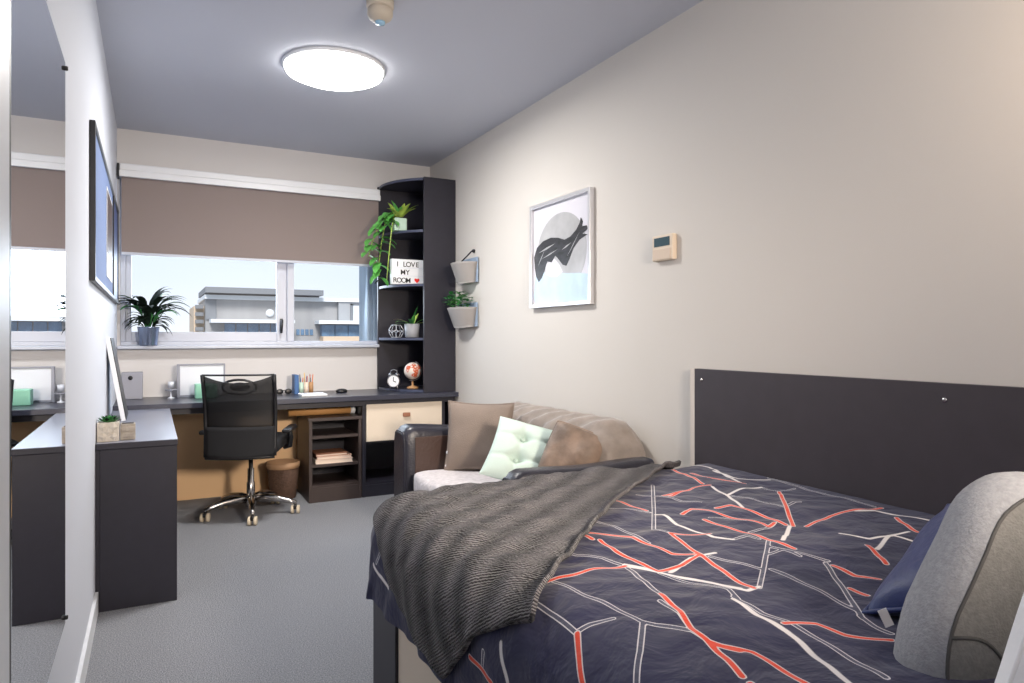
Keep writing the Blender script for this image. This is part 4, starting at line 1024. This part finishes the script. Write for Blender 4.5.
MB().prism([(1.985, 4.52), (2.05, 4.52), (2.05, 4.69), (1.985, 4.69)], 1.34, 1.365, M['soil']).build('soil', None, p2_)

# ------------------------------------------------------------------ ceiling fittings
cl_ = thing('ceiling_lamp', (.86, 3.64, ZC), 'round glowing flush lamp on the ceiling', 'ceiling lamp')
MB().lathe([(.265, 0), (.265, -.014), (.255, -.018)], c=(.86, 3.64, ZC), n=48).build('lamp_base', M['white'], cl_)
MB().lathe([(.255, -.014), (.25, -.034), (.20, -.055), (.12, -.068), (.001, -.072)], c=(.86, 3.64, ZC), n=48, cap=False).build('diffuser', M['lampglow'], cl_)
sd = thing('smoke_detector', (.862, 2.83, ZC), 'beige round smoke detector on the ceiling near the lamp', 'detector')
dc_ = (.862, 2.83, ZC)
MB().lathe([(.058, 0), (.058, -.03), (.052, -.036)], c=dc_, n=32).build('mount', M['det'], sd)
MB().lathe([(.05, -.032), (.054, -.045), (.054, -.062), (.046, -.078), (.03, -.088), (.026, -.09)], c=dc_, n=32).build('body', M['det'], sd)
MB().lathe([(.022, -.088), (.02, -.10), (.001, -.106)], c=dc_, n=20).build('lens', M['led'], sd)

# ------------------------------------------------------------------ outside
YO = 40.0
def ob(nm, x0, x1, z0, z1, m, par, y0=YO, y1=YO + 6): return box(nm, x0, x1, y0, y1, z0, z1, m, par)
b1 = thing('office_building', (4.5, 40, -4), 'grey clad building with white slabs seen through the window', 'building')
ob('wall', 2.57, 9.6, -4, 3.2, M['bwall'], b1); ob('roof_slab', 2.5, 8.6, 3.5, 3.8, M['bdark'], b1, YO - 1.0, YO + 5)
ob('penthouse', 2.7, 8.2, 3.2, 3.5, M['bdark'], b1, YO + .2, YO + 4)
ob('parapet', 2.5, 11.2, 3.2, 3.42, M['bwhite'], b1, YO - .4, YO + 6)
ob('canopy', 2.75, 7.0, 1.92, 2.10, M['bwhite'], b1, YO - 1.2, YO)
ob('corner_column', 2.57, 3.1, 2.1, 3.2, M['bdark'], b1, YO - .1, YO)
for i in range(6): ob('window', 3.5 + i * .6, 4.05 + i * .6, 1.1, 1.9, M['bglass'], b1, YO - .06, YO)
for i in range(4): ob('window', 7.28 + i * .25, 7.46 + i * .25, 1.27, 1.6, M['bglass'], b1, YO - .06, YO)
for i in range(5): ob('wall_louvre', 2.1, 2.5, 1.1 + i * .4, 1.3 + i * .4, M['bdark'], b1, YO + .5, YO + .9)
ob('side_wing', 2.05, 2.6, -4, 2.85, M['bbrown'], b1, YO + 1, YO + 6)
MB().lathe([(.22, 0), (.22, .1), (.05, .14)], X=Matrix.Translation((5.85, YO, 2.5)) @ Matrix.Rotation(PI / 2, 4, 'X'), n=20).build('wall_lamp', M['bwhite'], b1)
ob('rooftop_unit', 7.9, 8.5, 3.42, 3.6, M['bdark'], b1, YO - .3, YO)
b2 = thing('annex_building', (10, 39, -4), 'pale annex with blue windows below a white slab, right of the grey clad building', 'building')
ob('wall', 9.62, 12.5, 1.9, 3.2, M['bwall2'], b2, YO - .3, YO + 5); ob('door_frame', 10.3, 10.45, 2.1, 3.1, M['bdark'], b2, YO - .4, YO - .3); ob('door_frame', 10.3, 11.4, 3.02, 3.12, M['bdark'], b2, YO - .4, YO - .3); ob('door_panel', 10.45, 11.4, 2.1, 3.02, M['bwhite'], b2, YO - .36, YO - .3)
ob('slab', 8.3, 12.5, 1.9, 2.1, M['bwhite'], b2, YO - 1.2, YO + 4)
ob('base', 8.6, 12.5, -4, 1.2, M['bbrown'], b2, YO - .9, YO + 4)
for i in range(5): ob('window', 8.62 + i * .76, 9.34 + i * .76, 1.2, 1.85, M['bglass'], b2, YO - .5, YO)
ef = thing('exterior_pier', (1.9, 5.7, 0), 'ribbed blue grey exterior pier outside the right window pane', 'pier')
k = MB(); k.box(1.622, 2.4, 5.72, 5.95, 0, 3.2)
k.build('pier_core', M['fin'], ef)
for i in range(9): box('rib', 1.625 + i * .05, 1.645 + i * .05, 5.705, 5.72, 0, 3.2, M['fin'], ef)
struct(box('ground_outside', -60, 80, 7, 140, -4.2, -4, M['bdark'])).name = 'floor_outside'

# ------------------------------------------------------------------ light
wd = bpy.data.worlds.new('World'); scene.world = wd; wd.use_nodes = True; nt = wd.node_tree
bg = nt.nodes['Background']; tc_ = nt.nodes.new('ShaderNodeTexCoord'); sep = nt.nodes.new('ShaderNodeSeparateXYZ'); rp = nt.nodes.new('ShaderNodeValToRGB')
nt.links.new(tc_.outputs['Generated'], sep.inputs[0]); nt.links.new(sep.outputs['Z'], rp.inputs['Fac']); nt.links.new(rp.outputs['Color'], bg.inputs['Color'])
rp.color_ramp.elements[0].position = 0.0; rp.color_ramp.elements[0].color = rgb(240, 246, 252)
rp.color_ramp.elements[1].position = 0.5; rp.color_ramp.elements[1].color = rgb(196, 220, 244)
e_ = rp.color_ramp.elements.new(.08); e_.color = rgb(226, 237, 250)
bg.inputs['Strength'].default_value = 1.15
def area(nm, loc, target, size, power, col, sy=None, spread=180):
    l = bpy.data.lights.new(nm, 'AREA'); l.spread = math.radians(spread); l.energy = power; l.color = col; l.size = size
    if sy: l.shape = 'RECTANGLE'; l.size_y = sy
    o = bpy.data.objects.new(nm, l); COL.objects.link(o); o.location = loc
    o.rotation_euler = (Vector(target) - Vector(loc)).to_track_quat('-Z', 'Y').to_euler(); return o
area('flash_lamp', (1.25, -.4, 1.62), (.75, 4.9, .75), .35, KEY, (1.0, .86, .72), spread=62)
area('bounce_fill', (.7, -.6, 1.7), (.9, .2, 2.59), .5, REAR, (1.0, .93, .86))  # unseen fill light added behind the camera to brighten ceiling and room
area('warm_wall_lamp', (1.75, .35, 2.1), (2.07, 1.0, 1.5), .15, WARM, (1.0, .74, .50))
area('window_daylight', (.7, 5.75, 1.6), (.7, 3.0, 1.0), 1.7, DAY, (.80, .90, 1.0), .6)
pl_ = bpy.data.lights.new('lamp_bulb', 'AREA'); pl_.shape = 'DISK'; pl_.size = .44; pl_.energy = LAMP; pl_.color = (1.0, .97, .93)
po = bpy.data.objects.new('lamp_bulb', pl_); COL.objects.link(po); po.location = (.86, 3.64, ZC - .078)

sn = bpy.data.lights.new('added_sun', 'SUN'); sn.color = (1, .95, .88); sn.energy = 4.2; sn.angle = .3; so_ = bpy.data.objects.new('added_sun', sn); COL.objects.link(so_)  # added only to brighten the buildings outside the window
so_.rotation_euler = Vector((.25, 1, -.8)).to_track_quat('-Z', 'Y').to_euler()

# ------------------------------------------------------------------ camera
cd = bpy.data.cameras.new('camera'); cam = bpy.data.objects.new('camera', cd); COL.objects.link(cam)
cd.sensor_width = 36; cd.lens = 681 / 1024 * 36; cd.clip_start = .02; cd.clip_end = 500; cd.shift_y = -4.5 / 1024
cam.location = (0, 0, 1.16); cam.rotation_euler = (PI / 2, 0, -math.radians(27.9))
scene.camera = cam
scene.view_settings.view_transform = 'Standard'; scene.view_settings.look = 'None'
scene.view_settings.exposure = 0.0; scene.view_settings.gamma = 1.0
